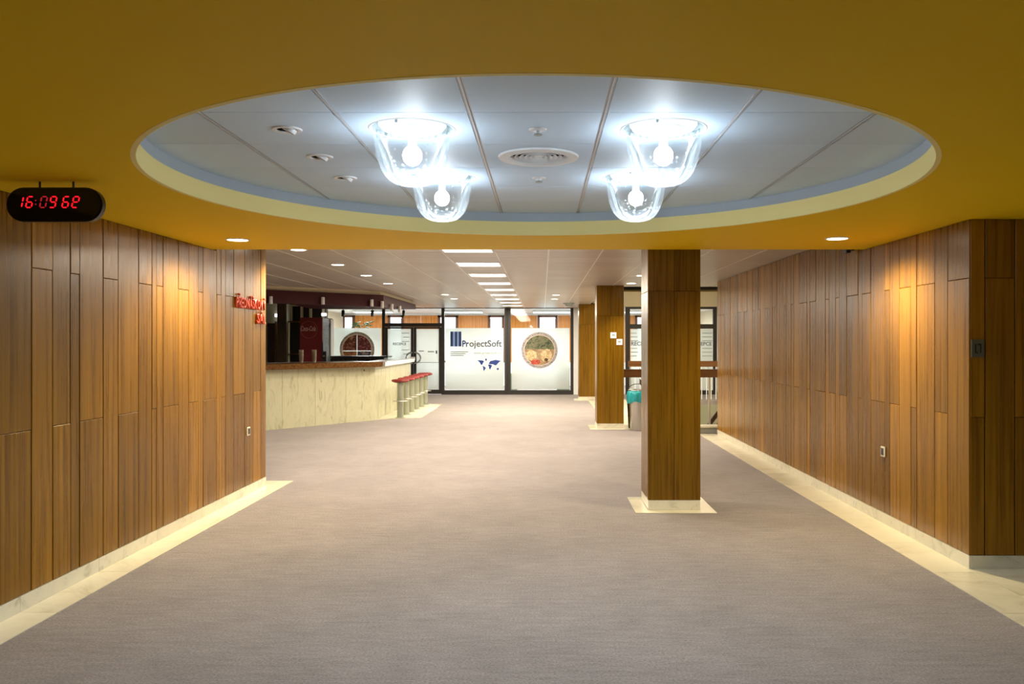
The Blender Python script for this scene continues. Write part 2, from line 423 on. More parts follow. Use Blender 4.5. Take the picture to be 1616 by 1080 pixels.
# ------------------------------------------------------------------ dropped mustard soffit with the round opening
CX,CY,CR=-.03,4.785,2.05
bm=BM(); n=128
c1=[];c2=[]
x0,x1,y0,y1=-3.3,5.5,YB,YS
for i in range(n):
    a=2*PI*i/n; d=(math.cos(a),math.sin(a))
    c1.append(bm.verts.new((CX+CR*d[0],CY+CR*d[1],HS)))
    ts=[]
    if d[0]>1e-6: ts.append((x1-CX)/d[0])
    if d[0]<-1e-6: ts.append((x0-CX)/d[0])
    if d[1]>1e-6: ts.append((y1-CY)/d[1])
    if d[1]<-1e-6: ts.append((y0-CY)/d[1])
    t=min(q for q in ts if q>0); c2.append(bm.verts.new((CX+t*d[0],CY+t*d[1],HS)))
for i in range(n):
    j=(i+1)%n; bm.faces.new((c1[i],c1[j],c2[j],c2[i]))
for (cx_,cy_) in ((x0,y0),(x1,y0),(x1,y1),(x0,y1)):
    ang=math.atan2(cy_-CY,cx_-CX)%(2*PI); i=int(ang/(2*PI)*n); j=(i+1)%n
    v=bm.verts.new((cx_,cy_,HS)); bm.faces.new((c2[i],c2[j],v))
bmesh.ops.recalc_face_normals(bm,faces=bm.faces[:])
# give it thickness
r=bmesh.ops.extrude_face_region(bm,geom=bm.faces[:]); bmesh.ops.translate(bm,verts=[e for e in r['geom'] if isinstance(e,bmesh.types.BMVert)],vec=(0,0,.05))
bmesh.ops.recalc_face_normals(bm,faces=bm.faces[:])
soff=struct('ceiling', bm, M_MUST)
obj('soffit_edge', box(-3.08,5.5,YS-.05,YS,HS+.0501,HC), M_MUST, soff)
obj('opening_rim', lathe(BM(),[(CR-.004,-.001),(CR-.004,.108),(CR+.02,.108),(CR+.02,-.001)],(CX,CY,HS),160,close=True), M_RIM, soff, smooth=True, label='pale yellow rim of the round opening')
obj('upper_rim', lathe(BM(),[(CR+.001,.1085),(CR+.001,.176),(CR+.03,.176),(CR+.03,.1085)],(CX,CY,HS),160,close=True), plain('shade_grey_strip',(.44,.52,.60),.4), soff, smooth=True)  # white strip, its shade at the sides put into the blue-grey colour

# ------------------------------------------------------------------ satin tile ceiling inside the opening
PX=.613; OX=-.022; PY=.61; OYC=4.1325
ceil2=struct('ceiling', box(-2.7,2.7,1.9,7.6,HC+.09,HC+.12), M_DARK)
def holed(x0,x1,y0,y1,z0,z1,cx,cy,r,n=32):
    bm=BM()
    ci=[];co=[]
    for i in range(n):
        a=2*PI*(i+.5)/n; dx,dy=math.cos(a),math.sin(a)
        t=min(((x1-cx) if dx>0 else (x0-cx))/dx if abs(dx)>1e-9 else 9, ((y1-cy) if dy>0 else (y0-cy))/dy if abs(dy)>1e-9 else 9)
        ci.append((cx+r*dx,cy+r*dy)); co.append((cx+t*dx,cy+t*dy))
    lay=[]
    for z in (z0,z1):
        lay.append(([bm.verts.new((*p,z)) for p in ci],[bm.verts.new((*p,z)) for p in co]))
    for i in range(n):
        j=(i+1)%n
        for k,(A,B) in enumerate(lay): bm.faces.new((A[i],A[j],B[j],B[i]))
        bm.faces.new((lay[0][0][i],lay[0][0][j],lay[1][0][j],lay[1][0][i])); bm.faces.new((lay[0][1][i],lay[0][1][j],lay[1][1][j],lay[1][1][i]))
    for ang,(cx2,cy2) in ((.25,(x1,y1)),(.75,(x0,y1)),(1.25,(x0,y0)),(1.75,(x1,y0))):
        # corner fill
        best=sorted(range(n),key=lambda i:(co[i][0]-cx2)**2+(co[i][1]-cy2)**2)[:2]
        for A,B in lay:
            v=bm.verts.new((cx2,cy2,B[0].co.z)); bm.faces.new((B[best[0]],B[best[1]],v))
    bmesh.ops.recalc_face_normals(bm,faces=bm.faces[:]); return bm
tile_me=None
for i in range(-4,5):
    for j in range(-3,6):
        cx_,cy_=OX+i*PX, OYC+j*PY
        if math.hypot(max(abs(cx_-CX)-.3,0),max(abs(cy_-CY)-.3,0))>CR: continue
        h=None
        if i in(-1,1) and j in(0,2): h=.198
        elif i==0 and j==1: h=.165
        elif i==-2 and j in(0,1,2): h=.052
        if h: obj('ceiling_tile', holed(cx_-.294,cx_+.294,cy_-.3025,cy_+.3025,HC,HC+.012,cx_,cy_,h), M_TILE, ceil2, org=(cx_,cy_,HC))
        else:
            if tile_me is None:
                b=box(-.294,.294,-.3025,.3025,0,.012); tile_me=bpy.data.meshes.new('ceiling_tile'); b.to_mesh(tile_me); b.free(); tile_me.materials.append(M_TILE)
            obj('ceiling_tile', tile_me, None, ceil2, org=(cx_,cy_,HC))
for i in range(-4,6):
    x=OX+(i-.5)*PX
    b=box(x-.0125,x+.0125,2.3,7.2,HC+.004,HC+.012); abox(b,x-.0035,x+.0035,2.3,7.2,HC-.003,HC+.004)
    obj('grid_bar', b, M_TEE, ceil2, org=(x,4.7,HC))

# ------------------------------------------------------------------ dome lamps
def dome(loc,label,first=None):
    t=thing('dome_lamp',label,'ceiling lamp',(loc[0],loc[1],HC))
    c=(loc[0],loc[1],HC)
    obj('mounting_ring', lathe(BM(),[(.199,0),(.206,-.004),(.214,0),(.206,.001)],c,64,close=True), M_WHITE, t, smooth=True)
    obj('recess_can', lathe(BM(),[(.1975,.0),(.1975,.055),(0,.055),(0,.06),(.201,.06),(.201,.0)],c,64,close=False), M_GREY, t, smooth=True)
    pl=obj('lamp_plate', lathe(BM(),[(0,.054),(.165,.054),(.165,.018),(.15,.0),(.12,-.004),(.118,-.012),(.10,-.014),(0,-.014)],c,64), M_WHITE, t, smooth=True)
    for a in (.6,2.4,4.4):
        obj('clip', box(c[0]+.168*math.cos(a)-.006,c[0]+.168*math.cos(a)+.006,c[1]+.168*math.sin(a)-.006,c[1]+.168*math.sin(a)+.006,HC-.01,HC+.03), M_GREY, t)
    prof=[]
    for k in range(25):
        u=k/24; ang=u*PI/2
        r=.186*math.cos(ang)**.62; h=-.015-.262*math.sin(ang)**.98
        prof.append((r if k<24 else 0,h))
    inner=[(max(r-.004,0),h+.004) for r,h in prof][::-1]
    obj('glass_bowl', lathe(BM(),[(.186,.012)]+prof,c,64), M_DOME, t, smooth=True)
    obj('bulb_socket', lathe(BM(),[(0,-.014),(.022,-.014),(.022,-.08),(0,-.08)],c,20), M_WHITE, t, smooth=True)
    obj('bulb', lathe(BM(),[(0,-.08)]+[(.048*math.sin(PI*(k/16)),-.13+.05*math.cos(PI*(k/16))) for k in range(1,16)]+[(0,-.18)],c,24), M_BULB, t, smooth=True)
    light('POINT',(c[0],c[1],HC-.15),P_DOME,COOL,.045,parent=t)
    light('SPOT',(c[0],c[1],HC-.12),P_DOWN,COOL,.04,spot=math.radians(152),blend=.5,parent=t)
    return t
dome((OX-PX,OYC),'bubbly glass dome ceiling lamp, front left of the four')
dome((OX+PX,OYC),'bubbly glass dome ceiling lamp, front right of the four')
dome((OX-PX,OYC+2*PY),'smaller-looking glass dome ceiling lamp at the back left of the round opening')
dome((OX+PX,OYC+2*PY),'smaller-looking glass dome ceiling lamp at the back right of the round opening')

# round air vent
c=(OX,OYC+PY,HC)
v=thing('air_vent','round white swirl air diffuser between the four dome lamps','vent',c)
obj('vent_flange', lathe(BM(),[(.165,.0),(.225,.0),(.222,-.01),(.175,-.016),(.163,-.004)],c,64,close=True), M_WHITE, v, smooth=True)
obj('vent_back', lathe(BM(),[(0,.045),(.164,.045),(.164,-.002)],c,48), M_SLOT, v)
for k in range(5):
    r0=.035+k*.028
    obj('vent_ring', lathe(BM(),[(r0,.012),(r0+.013,-.006),(r0+.016,-.004),(r0+.003,.014)],c,48,close=True), M_WHITE, v, smooth=True)
obj('vent_hub', lathe(BM(),[(0,-.008),(.024,-.002),(.024,.012),(0,.012)],c,24), M_WHITE, v, smooth=True)
# gimbal spots (unlit) and sprinklers
for j,lab in enumerate(('white unlit gimbal spot in the opening ceiling, nearest of the three','white unlit gimbal spot in the opening ceiling, middle of the three','white unlit gimbal spot in the opening ceiling, farthest of the three')):
    c=(OX-2*PX,OYC+j*PY,HC)
    g=thing('gimbal_spot',lab,'spotlight',c,group='unlit spots in the round opening')
    obj('trim_ring', lathe(BM(),[(.050,0),(.074,0),(.070,-.007),(.052,-.007)],c,32,close=True), M_WHITE, g, smooth=True)
    obj('spot_can', lathe(BM(),[(0,.04),(.051,.04),(.051,0)],c,24), M_SLOT, g)
    b=lathe(BM(),[(0,.01),(.036,.01),(.036,-.012),(.028,-.014),(.024,-.004),(0,-.002)],(0,0,0),24)
    bmesh.ops.rotate(b,verts=b.verts,matrix=Matrix.Rotation(.5,3,'Y')); bmesh.ops.translate(b,verts=b.verts,vec=(c[0]+.012,c[1],c[2]))
    obj('spot_head', b, M_WHITE, g, smooth=True)
for j,lab in ((0,'small white sprinkler rose in front of the round vent'),(2,'small white sprinkler rose behind the round vent')):
    c=(OX,OYC+j*PY,HC)
    g=thing('sprinkler',lab,'sprinkler',c)
    obj('rose', lathe(BM(),[(0,0),(.045,0),(.04,-.006),(.018,-.008),(.012,-.02),(0,-.02)],c,32), M_WHITE, g, smooth=True)
    obj('deflector', lathe(BM(),[(0,-.02),(.022,-.026),(.022,-.029),(0,-.029)],c,16), M_GREY, g)

# ------------------------------------------------------------------ far tiled ceiling
FX=.07
ceil3=struct('ceiling', box(-7.3,1.5,YS,31.2,HC+.05,HC+.08), M_DARK)
obj('ceiling_slab', box(1.5,5.5,YS,16.3,HC+.05,HC+.08), M_DARK, ceil3)
obj('ceiling_slab', box(1.5,5.5,25.9,31.2,HC+.05,HC+.08), M_DARK, ceil3)
LUMY=[9.5+1.83*k for k in range(9)]
tiles=[]; py=.61; Y0=LUMY[0]-.305
fine_mesh={}
def ftile(cx_,cy_,w_,l_,parent):
    key=(round(w_,3),round(l_,3))
    if key not in fine_mesh:
        b=BM()
        # two long ribs per tile, as the metal ceiling shows
        for q in (-1,1): abox(b,-w_/2,w_/2,q*l_/4-l_/4+.003,q*l_/4+l_/4-.003,0,.012)
        me=bpy.data.meshes.new('ceiling_tile'); b.to_mesh(me); b.free(); me.materials.append(M_TILEF); fine_mesh[key]=me
    return obj('ceiling_tile',fine_mesh[key],None,parent,org=(cx_,cy_,HC))
cnt=0; extra=BM()
DL=[(-2.74,9.5,'first'),(-2.74,11.33,'second'),(-2.74,13.16,'third'),(-2.74,14.99,'fourth')]
j=0
while True:
    cy_=Y0-2*py+py*j+.305
    if cy_>YG-.1: break
    if cy_>YS+.2:
        for i in range(-12,9):
            cx_=FX+(i+.5)*.613
            if cx_>XR+.1 and cy_<YR: continue
            if cx_>1.6 and cy_>16.1: continue
            if cx_<-7.2 or cx_>5.4: continue
            if i==-2 and any(abs(cy_-q)<.1 for q in LUMY): continue
            if cnt<292 and cx_>-5.2:
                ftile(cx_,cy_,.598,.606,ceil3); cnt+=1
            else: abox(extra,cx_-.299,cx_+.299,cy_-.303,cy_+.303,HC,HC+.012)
    j+=1
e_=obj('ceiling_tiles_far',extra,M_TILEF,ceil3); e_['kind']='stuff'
for i in range(-12,9):
    x=FX+i*.613
    if x<-7.2 or x>5.4: continue
    y_end = 16.25 if x>1.5 else YG-.05
    if x>XR: continue
    b=box(x-.008,x+.008,YS+.01,y_end,HC-.004,HC+.006)
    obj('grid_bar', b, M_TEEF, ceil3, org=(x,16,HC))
# louvre luminaires
def luminaire(y,label):
    xc=FX-1.5*.613; t=thing('louvre_light',label,'ceiling light',(xc,y,HC),group='louvre lights in the far ceiling')
    b=BM()
    for s in(-1,1):
        abox(b,xc+s*.29-.012,xc+s*.29+.012,y-.3,y+.3,HC-.004,HC+.05); abox(b,xc-.28,xc+.28,y+s*.29-.012,y+s*.29+.012,HC-.004,HC+.05)
    obj('frame',b,M_WHITE,t)
    for k in range(4):
        x=xc-.21+k*.14
        obj('tube',tube(BM(),[(x,y-.27,HC+.035),(x,y+.27,HC+.035)],.013,10),M_TUBE,t,smooth=True)
    for k in range(5):
        yy=y-.22+k*.11
        obj('louvre_blade',box(xc-.278,xc+.278,yy-.002,yy+.002,HC+.0,HC+.018),M_WHITE,t)
    obj('reflector',box(xc-.28,xc+.28,y-.28,y+.28,HC+.05,HC+.054),M_WHITE,t)
    light('AREA',(xc,y,HC+.0),P_LUM,NEUT,.5,.5,parent=t)
for k,y in enumerate(LUMY):
    luminaire(y,'square louvred ceiling light, '+('nearest','second nearest','third nearest','fourth nearest','fifth nearest','sixth nearest','seventh nearest','second farthest','farthest')[k]+' in the row over the carpet')

# ------------------------------------------------------------------ recessed downlights
def downlight(x,y,z,label,power,r=.10,spot=1.9,group='lit round downlights',col=NEUT):
    t=thing('downlight',label,'downlight',(x,y,z),group=group); c=(x,y,z)
    obj('trim_ring', lathe(BM(),[(r-.018,0),(r,0),(r-.002,-.006),(r-.016,-.008)],c,40,close=True), M_WHITE, t, smooth=True)
    obj('lens', lathe(BM(),[(0,-.006),(r-.02,-.004),(r-.016,-.001),(0,-.001)],c,32), M_DOWN, t)
    if power: light('SPOT',(x,y,z-.02),power,col,.05,spot=spot,blend=.7,parent=t)
    return t
downlight(-2.565,7.12,HS,'lit round downlight in the mustard soffit by the left wall',P_SPOT,spot=2.75,col=WARM,group='soffit downlights')
downlight(2.45,7.03,HS,'lit round downlight in the mustard soffit by the right wall',P_SPOT,spot=2.75,col=WARM,group='soffit downlights')
downlight(-1.5,.7,HS,'added unseen round downlight in the soffit behind the camera, left',P_SPOT*.35,spot=2.0,col=WARM,group='soffit downlights')  # this one and the next are added out of view to light the near carpet
downlight(1.1,.7,HS,'added unseen round downlight in the soffit behind the camera, right',P_SPOT*.35,spot=2.0,col=WARM,group='soffit downlights')
for x,y,o_ in DL: downlight(x,y,HC,'lit downlight in the tiled ceiling, %s from the lecture hall wall towards the bar'%o_,P_FAR,spot=2.5)
for x,y,l_ in ((-2.13,18.5,'left downlight of the far tiled ceiling, nearer of the pair before the bar end'),(-2.11,20.2,'left downlight of the far tiled ceiling, farther of the pair before the bar end'),
               (.30,18.65,'downlight right of the louvre row, nearer of the pair'),(.29,20.4,'downlight right of the louvre row, farther of the pair'),
               (1.22,13.2,'downlight beside the nearest pillar, nearer of the pair'),(1.24,14.93,'downlight just before the second pillar, farther of the pair')):
    downlight(x+(.33 if x>1 else 0),y,HC,l_,P_FAR)
# small ceiling fittings
c=(.70,22.6,HC)
g=thing('smoke_detector','grey round detector on the ceiling in front of the farthest pillar','detector',c)
obj('detector_base',lathe(BM(),[(0,0),(.16,0),(.15,-.03),(0,-.03)],c,24),M_GREY,g,smooth=True)
obj('detector_head',lathe(BM(),[(0,-.03),(.11,-.03),(.08,-.08),(0,-.09)],c,24),M_GREY,g,smooth=True)

# ------------------------------------------------------------------ pillars
def pillar(y,label,pn):
    x0,x1=1.0,1.5; t=thing('column',label,'pillar',(1.25,y+.25,0))
    obj('core',box(x0+.015,x1-.015,y+.015,y+.535,0,HC+.04),M_DARK,t)
    y1=y+.55
    for (lo,hi) in ((.10,2.08),(2.083,HC+.01)):
        for q in range(2):
            a=x0+q*.25; cz=(lo+hi)/2; h=hi-lo
            plank(t,(a+.125,y+.008,cz),(.247,.016,h),M_WOODC).name='panel'
            plank(t,(a+.125,y1-.008,cz),(.247,.016,h),M_WOODC).name='panel'
            b=y+.016+q*.259
            plank(t,(x0+.008,b+.1295,cz),(.016,.256,h),M_WOODC).name='panel'
            plank(t,(x1-.008,b+.1295,cz),(.016,.256,h),M_WOODC).name='panel'
    pz=BM(); abox(pz,x0+.003,x1-.003,y+.003,y1-.003,T,.099)
    obj('plinth',pz,M_MARBB,t,org=(1.25,y+.25,.05))
    m=.13; t_=struct('trim_%d'%pn,loc=(1.25,y+.25,0))
    for (a,b,c_,d) in ((x0-m,x1+m,y-m,y),(x0-m,x1+m,y1,y1+m),(x0-m,x0,y,y1),(x1,x1+m,y,y1)):
        obj('marble_tile',box(a+.001,b-.001,c_+.001,d-.001,.001,T),M_MARB,t_,org=((a+b)/2,(c_+d)/2,.003))
    return t
pillar(8.02,'large wood-clad square pillar nearest the camera on a cream marble base',7)
pillar(15.57,'wood-clad square pillar beside the waste bin with two white plates on it',8)
pillar(23.2,'dark wood-clad pillar farthest away, beside the frosted glass partition',9)

# ------------------------------------------------------------------ signs and plates
for (px,py_,lab) in ((968,529.5,'small white pictogram plate on the second pillar, upper left one'),(977.5,540,'small white pictogram plate on the second pillar, lower right one')):
    y=15.568; x,z=at(px,py_,y)
    g=thing('sign_plate',lab,'sign',(x,y,z))
    obj('plate',box(x-.055,x+.055,y-.008,y,z-.055,z+.055),M_WHITE,g,bevel=.002)
    obj('pictogram',box(x-.025,x+.025,y-.0095,y-.008,z-.008,z+.018),M_GREY,g)
# switch plate in the dark recess
x,z=at(1542,550,YC); y=YC-.002
g=thing('key_switch','grey metal plate with a slot symbol on the dark planks in the right recess','switch',(x,y,z))
obj('plate',box(x-.046,x+.046,y-.012,y,z-.062,z+.062),plain('dull_steel',(.16,.17,.14),.4,.5),g,bevel=.002)
b=BM()
abox(b,x-.022,x-.014,y-.0135,y-.012,z-.03,z+.03); abox(b,x-.004,x+.022,y-.0135,y-.012,z+.024,z+.032); abox(b,x+.014,x+.022,y-.0135,y-.012,z-.03,z+.024); abox(b,x-.014,x-.002,y-.0135,y-.012,z-.034,z-.026)
obj('symbol',b,M_BLACK,g)
# sockets low on both walls
def socket(x,y,z,s,lab):
    g=thing('wall_socket',lab,'socket',(x,y,z))
    b=box(x,x+s*.010,y-.042,y+.042,z-.045,z+.045); bmesh.ops.bevel(b,geom=b.edges[:],offset=.003,segments=2,affect='EDGES')
    obj('cover_plate',b,plain('socket_cream',(.80,.78,.68),.4),g)
    b=BM(); abox(b,x+s*.010,x+s*.013,y-.026,y+.026,z-.03,z+.03)
    obj('insert',b,M_BLACK,g)
socket(XL+.004,8.84,.667,1,'small white socket with black insert low on the left wood wall')
socket(XR-.004,7.43,.637,-1,'small white socket with black insert low on the right wood wall')
# small speaker under the soffit edge on the right wall
c=(XR-.05,8.15,2.50)
g=thing('wall_camera','tiny black camera high on the right wall by the soffit edge','camera',c)
obj('bracket',box(c[0],XR-.003,c[1]-.02,c[1]+.02,c[2]-.02,c[2]+.02),M_BLACK,g)
obj('camera_body',box(c[0]-.04,c[0]+.005,c[1]-.05,c[1]+.05,c[2]-.045,c[2]+.03),M_BLACK,g,bevel=.008,seg=2)

# red letters of the lecture hall
M_LET=plain('red_letter',(.75,.075,.015),.4)
g=thing('wall_lettering','red raised letters naming the lecture hall at the far end of the left wall','sign',(XL,8.9,2.0))
def wall_word(word,ya,yb,zb,h):
    cs=list(word); mes=[text_mesh(ch,1.0,.0,.012) for ch in cs]
    wds=[max(v.co.x for v in m.vertices)-min(v.co.x for v in m.vertices) for m in mes]
    gapf=.10; tot=sum(wds)+gapf*(len(cs)-1); k=(yb-ya)/tot; a=ya
    for ch,m,wd in zip(cs,mes,wds):
        mn=min(v.co.x for v in m.vertices); kz=h/.70
        b=BM(); b.from_mesh(m)
        for v in b.verts: v.co=Vector((0,(v.co.x-mn)*k,v.co.y*kz))
        fs=b.faces[:]
        r_=bmesh.ops.extrude_face_region(b,geom=fs)
        bmesh.ops.translate(b,verts=[e for e in r_['geom'] if isinstance(e,bmesh.types.BMVert)],vec=(.018,0,0))
        bmesh.ops.recalc_face_normals(b,faces=b.faces[:])
        bmesh.ops.translate(b,verts=b.verts,vec=(XL+.006,a,zb))
        obj('letter',b,M_LET,g,org=(XL+.01,a,zb)); a+=(wd+gapf)*k
wall_word('PŘEDNÁŠKOVÝ',8.46,9.35,1.95,.105)
wall_word('SÁL',9.08,9.36,1.80,.105)

# ------------------------------------------------------------------ clock
y=4.54; x0,zt=at(10,296,y); x1,zb=at(162,350,y); cx_=(x0+x1)/2; cz=(zt+zb)/2
g=thing('digital_clock','black oval digital clock with red digits hanging from the soffit at left','clock',(cx_,y,cz))
def stadium(w_,h_,n=14):
    r_=h_/2; p=[]
    for i in range(n+1):
        a=-PI/2+PI*i/n; p.append((w_/2-r_+r_*math.cos(a), r_*math.sin(a)))
    for i in range(n+1):
        a=PI/2+PI*i/n; p.append((-w_/2+r_+r_*math.cos(a), r_*math.sin(a)))
    return p
W_,H_=x1-x0,zt-zb
b=prism_y(BM(),[(cx_+p[0],cz+p[1]) for p in stadium(W_,H_)],y,y+.035); obj('case',b,M_BLACK,g,smooth=True)
b=prism_y(BM(),[(cx_+p[0],cz+p[1]) for p in stadium(W_-.014,H_-.014)],y-.008,y-.0002); obj('face_glass',b,plain('smoked_glass',(.004,.004,.005),.06),g,smooth=True)
obj('rim_band',lathe(BM(),[(.001,0),(.002,0)],(cx_,y+.04,cz-.02),3),M_GREY,g) if False else None
for px in (60,113):
    xr,_=at(px,0,y); obj('hanger',tube(BM(),[(xr,y+.018,cz+H_/2-.01),(xr,y+.018,HS)],.006,8),M_BLACK,g)
SEG={'a':((.1,1),(.9,1)),'b':((1,.95),(1,.55)),'c':((1,.45),(1,.05)),'d':((.1,0),(.9,0)),'e':((0,.05),(0,.45)),'f':((0,.55),(0,.95)),'g':((.1,.5),(.9,.5))}
def digit(segs,xl,zl,w_,h_,mat):
    b=BM()
    for s_ in segs:
        (ax,az),(bx_,bz)=SEG[s_]
        A=Vector((xl+ax*w_+az*.012,zl+az*h_)); B=Vector((xl+bx_*w_+bz*.012,zl+bz*h_)); d=(B-A).normalized(); nn=Vector((-d.y,d.x))*.0035
        m_=d*.0035
        prism_y(b,[tuple(q) for q in (A,A+m_+nn,B-m_+nn,B,B-m_-nn,A+m_-nn)],y-.0105,y-.0085)
    obj('digit',b,mat,g)
xz=lambda px,py_: at(px,py_,y)
for px,segs,mm in ((34.5,'bc',M_LED),(42,'acdefg',M_LED),(64,'abcdef',M_LEDD),(79,'abcdfg',M_LED),(99,'acdefg',M_LED),(114.5,'abdefg',M_LED)):
    xl,zl=at(px,328,y); ww=9*y/F
    if segs=='bc': xl-=ww*.9
    digit(segs,xl,zl,ww,17*y/F,mm)
b=BM()
for py_ in (317,323):
    xx,zz=at(58,py_,y); abox(b,xx-.003,xx+.003,y-.0105,y-.0085,zz-.003,zz+.003)
obj('colon',b,M_LEDD,g)

# ------------------------------------------------------------------ glass partition
def pane(parent,x0,x1,z0,z1,y=YG,mat=M_GLASS,name='pane',label=None):
    return obj(name,box(x0,x1,y-.004,y+.004,z0,z1),mat,parent,label=label)
PX_=[-6.95,-4.84,-3.03,-1.06,.90]
ZT=1.6+54*YG/F
def post(parent,x,w_=.09,z0=0,z1=None,y=YG,name='post'):
    return obj(name,box(x-w_/2,x+w_/2,y-.05,y+.05,z0,z1 or ZT+.03),M_FRAME,parent,bevel=.004)
FILMZ=1.6+22*YG/F
def film_panel(n,xa,xb):
    r=struct('window_%d'%n,loc=(xa,YG,0))
    post(r,xa); post(r,xb)
    obj('head_rail',box(xa+.045,xb-.045,YG-.05,YG+.05,ZT-.02,ZT+.03),M_FRAME,r)
    obj('sill_rail',box(xa+.045,xb-.045,YG-.05,YG+.05,0,.13),M_FRAME,r)
    pane(r,xa+.045,xb-.045,.13,ZT-.02)
    pane(r,xa+.075,xb-.075,.16,FILMZ,YG-.012,M_FROST,'frosted_film','white frosted film on the lower pane')
    return r
film_panel(1,PX_[0],PX_[1]-.0)
film_panel(2,PX_[2]+.0,PX_[3]-.048)
film_panel(3,PX_[3]+.048,PX_[4])
obj('blocking_filler',box(PX_[3]-.004,PX_[3]+.004,YG-.03,YG+.03,0,ZT),M_FRAME,bpy.data.objects['window_3'])
# double door
d=struct('door_1',loc=(-3.93,YG,0))
DZ=1.6+24*YG/F
obj('transom_bar',box(PX_[1]+.045,PX_[2]-.045,YG-.05,YG+.05,DZ,DZ+.11),M_FRAME,d)
obj('head_rail',box(PX_[1]+.045,PX_[2]-.045,YG-.05,YG+.05,ZT-.02,ZT+.03),M_FRAME,d)
pane(d,PX_[1]+.045,PX_[2]-.045,DZ+.11,ZT-.02,name='transom_pane')
XM=at(653,0,YG)[0]
for (a,b_,s_) in ((PX_[1]+.047,XM-.005,-1),(XM+.005,PX_[2]-.047,1)):
    q=BM()
    abox(q,a,a+.075,YG-.04,YG+.03,.02,DZ-.005); abox(q,b_-.075,b_,YG-.04,YG+.03,.02,DZ-.005)
    lf=obj('door_leaf',q,M_FRAME,d)
    q=BM(); abox(q,a+.075,b_-.075,YG-.04,YG+.03,.02,.15); abox(q,a+.075,b_-.075,YG-.04,YG+.03,DZ-.06,DZ-.005)
    obj('leaf_rail',q,M_FRAME,lf)
    pane(lf,a+.075,b_-.075,.15,DZ-.06)
    pane(lf,a+.08,b_-.08,.16,DZ-.07,YG-.012,M_FROST,'frosted_film')
    zc=1.6-25*YG/F
    pts=[(XM+s_*(.03+.19*math.sin(PI*k/16)),YG-.09,zc+.165*math.cos(PI*k/16)) for k in range(17)]
    obj('pull_handle',tube(BM(),pts,.022,10),M_GREY,lf,smooth=True,label='half-round grey metal pull handle')
obj('lock_plate',box(XM-.11,XM+.05,YG-.075,YG-.05,zc-.07,zc+.03),M_WHITE,d)

# print on the glass
yp=YG-.02
M_BLUE=plain('print_blue',(.012,.045,.20),.5); M_PGREY=plain('print_grey',(.10,.11,.15),.5); M_LBLUE=plain('print_light_blue',(.30,.45,.80),.5); M_MAP=plain('print_map_blue',(.02,.055,.30),.5)
M_PFAINT=plain('print_faint',(.24,.26,.27),.6)
def rect_px(bm,pa,pb,ya,yb_,y=yp):
    xa,za=at(pa,ya,y); xb,zb_=at(pb,yb_,y); abox(bm,xa,xb,y-.002,y,zb_,za)
g=thing('company_logo','blue three-bar company logo with name and world map on the middle pane','logo',(-2.0,yp,1.4))
for a,b_ in ((710.8,714.8),(718,721.3),(724.2,728)):
    q=BM(); rect_px(q,a,b_,523.5,547); obj('blue_bar',q,M_BLUE,g)
q=BM(); rect_px(q,714.8,718,523.5,547); rect_px(q,721.3,724.2,523.5,547); obj('light_bar',q,M_LBLUE,g)
x0,zb_=at(729.5,547.3,yp); x1,_=at(745.8,0,yp)
text_fit('lettering','Pr',x0,at(740,0,yp)[0],zb_,yp-.001,M_BLUE,g,bold=.03,height=.19)
text_fit('lettering','ojectSoft',at(740.6,0,yp)[0],at(792,0,yp)[0],zb_,yp-.001,M_PGREY,g,bold=.018)
x0,zb_=at(747.5,559,yp); text_fit('lettering','www.projectsoft.cz',x0,at(791,0,yp)[0],zb_,yp-.001,M_PFAINT,g)
q=BM()
for k,(a,b_) in enumerate(((711,739),(711,735),(711,732))): rect_px(q,a,b_,555+k*2.8,556.2+k*2.8)
obj('fine_print',q,M_PFAINT,g)
def poly_px(name,pts,mat,parent,y=yp,t=.002):
    b=prism_y(BM(),[at(p[0],p[1],y) for p in pts],y-t,y); return obj(name,b,mat,parent)
poly_px('continent',[(753,569),(757,568.8),(762,569.2),(764,571),(762,573),(761.5,575),(759.5,576.5),(757.8,573.5),(756,570.8)],M_MAP,g)
poly_px('continent',[(761.5,578),(764,578.5),(766.8,581),(765.5,583),(763.6,586),(762.6,583),(762.6,580.5)],M_MAP,g)
poly_px('continent',[(765.5,566.5),(768.5,566.2),(768,569.3),(766.3,569.8)],M_MAP,g)
poly_px('continent',[(770,576),(773,575.3),(776.5,577),(775,580.5),(773.6,583.4),(772,582),(771.6,579)],M_MAP,g)
poly_px('continent',[(771,574.3),(774,570),(778,569.3),(782,568.2),(791,570),(788,571.3),(785.5,574),(783,576.8),(780.5,576.5),(778,575),(774.5,575)],M_MAP,g)
poly_px('continent',[(783.5,582),(786.5,580.5),(787.5,583),(785,584.6)],M_MAP,g)

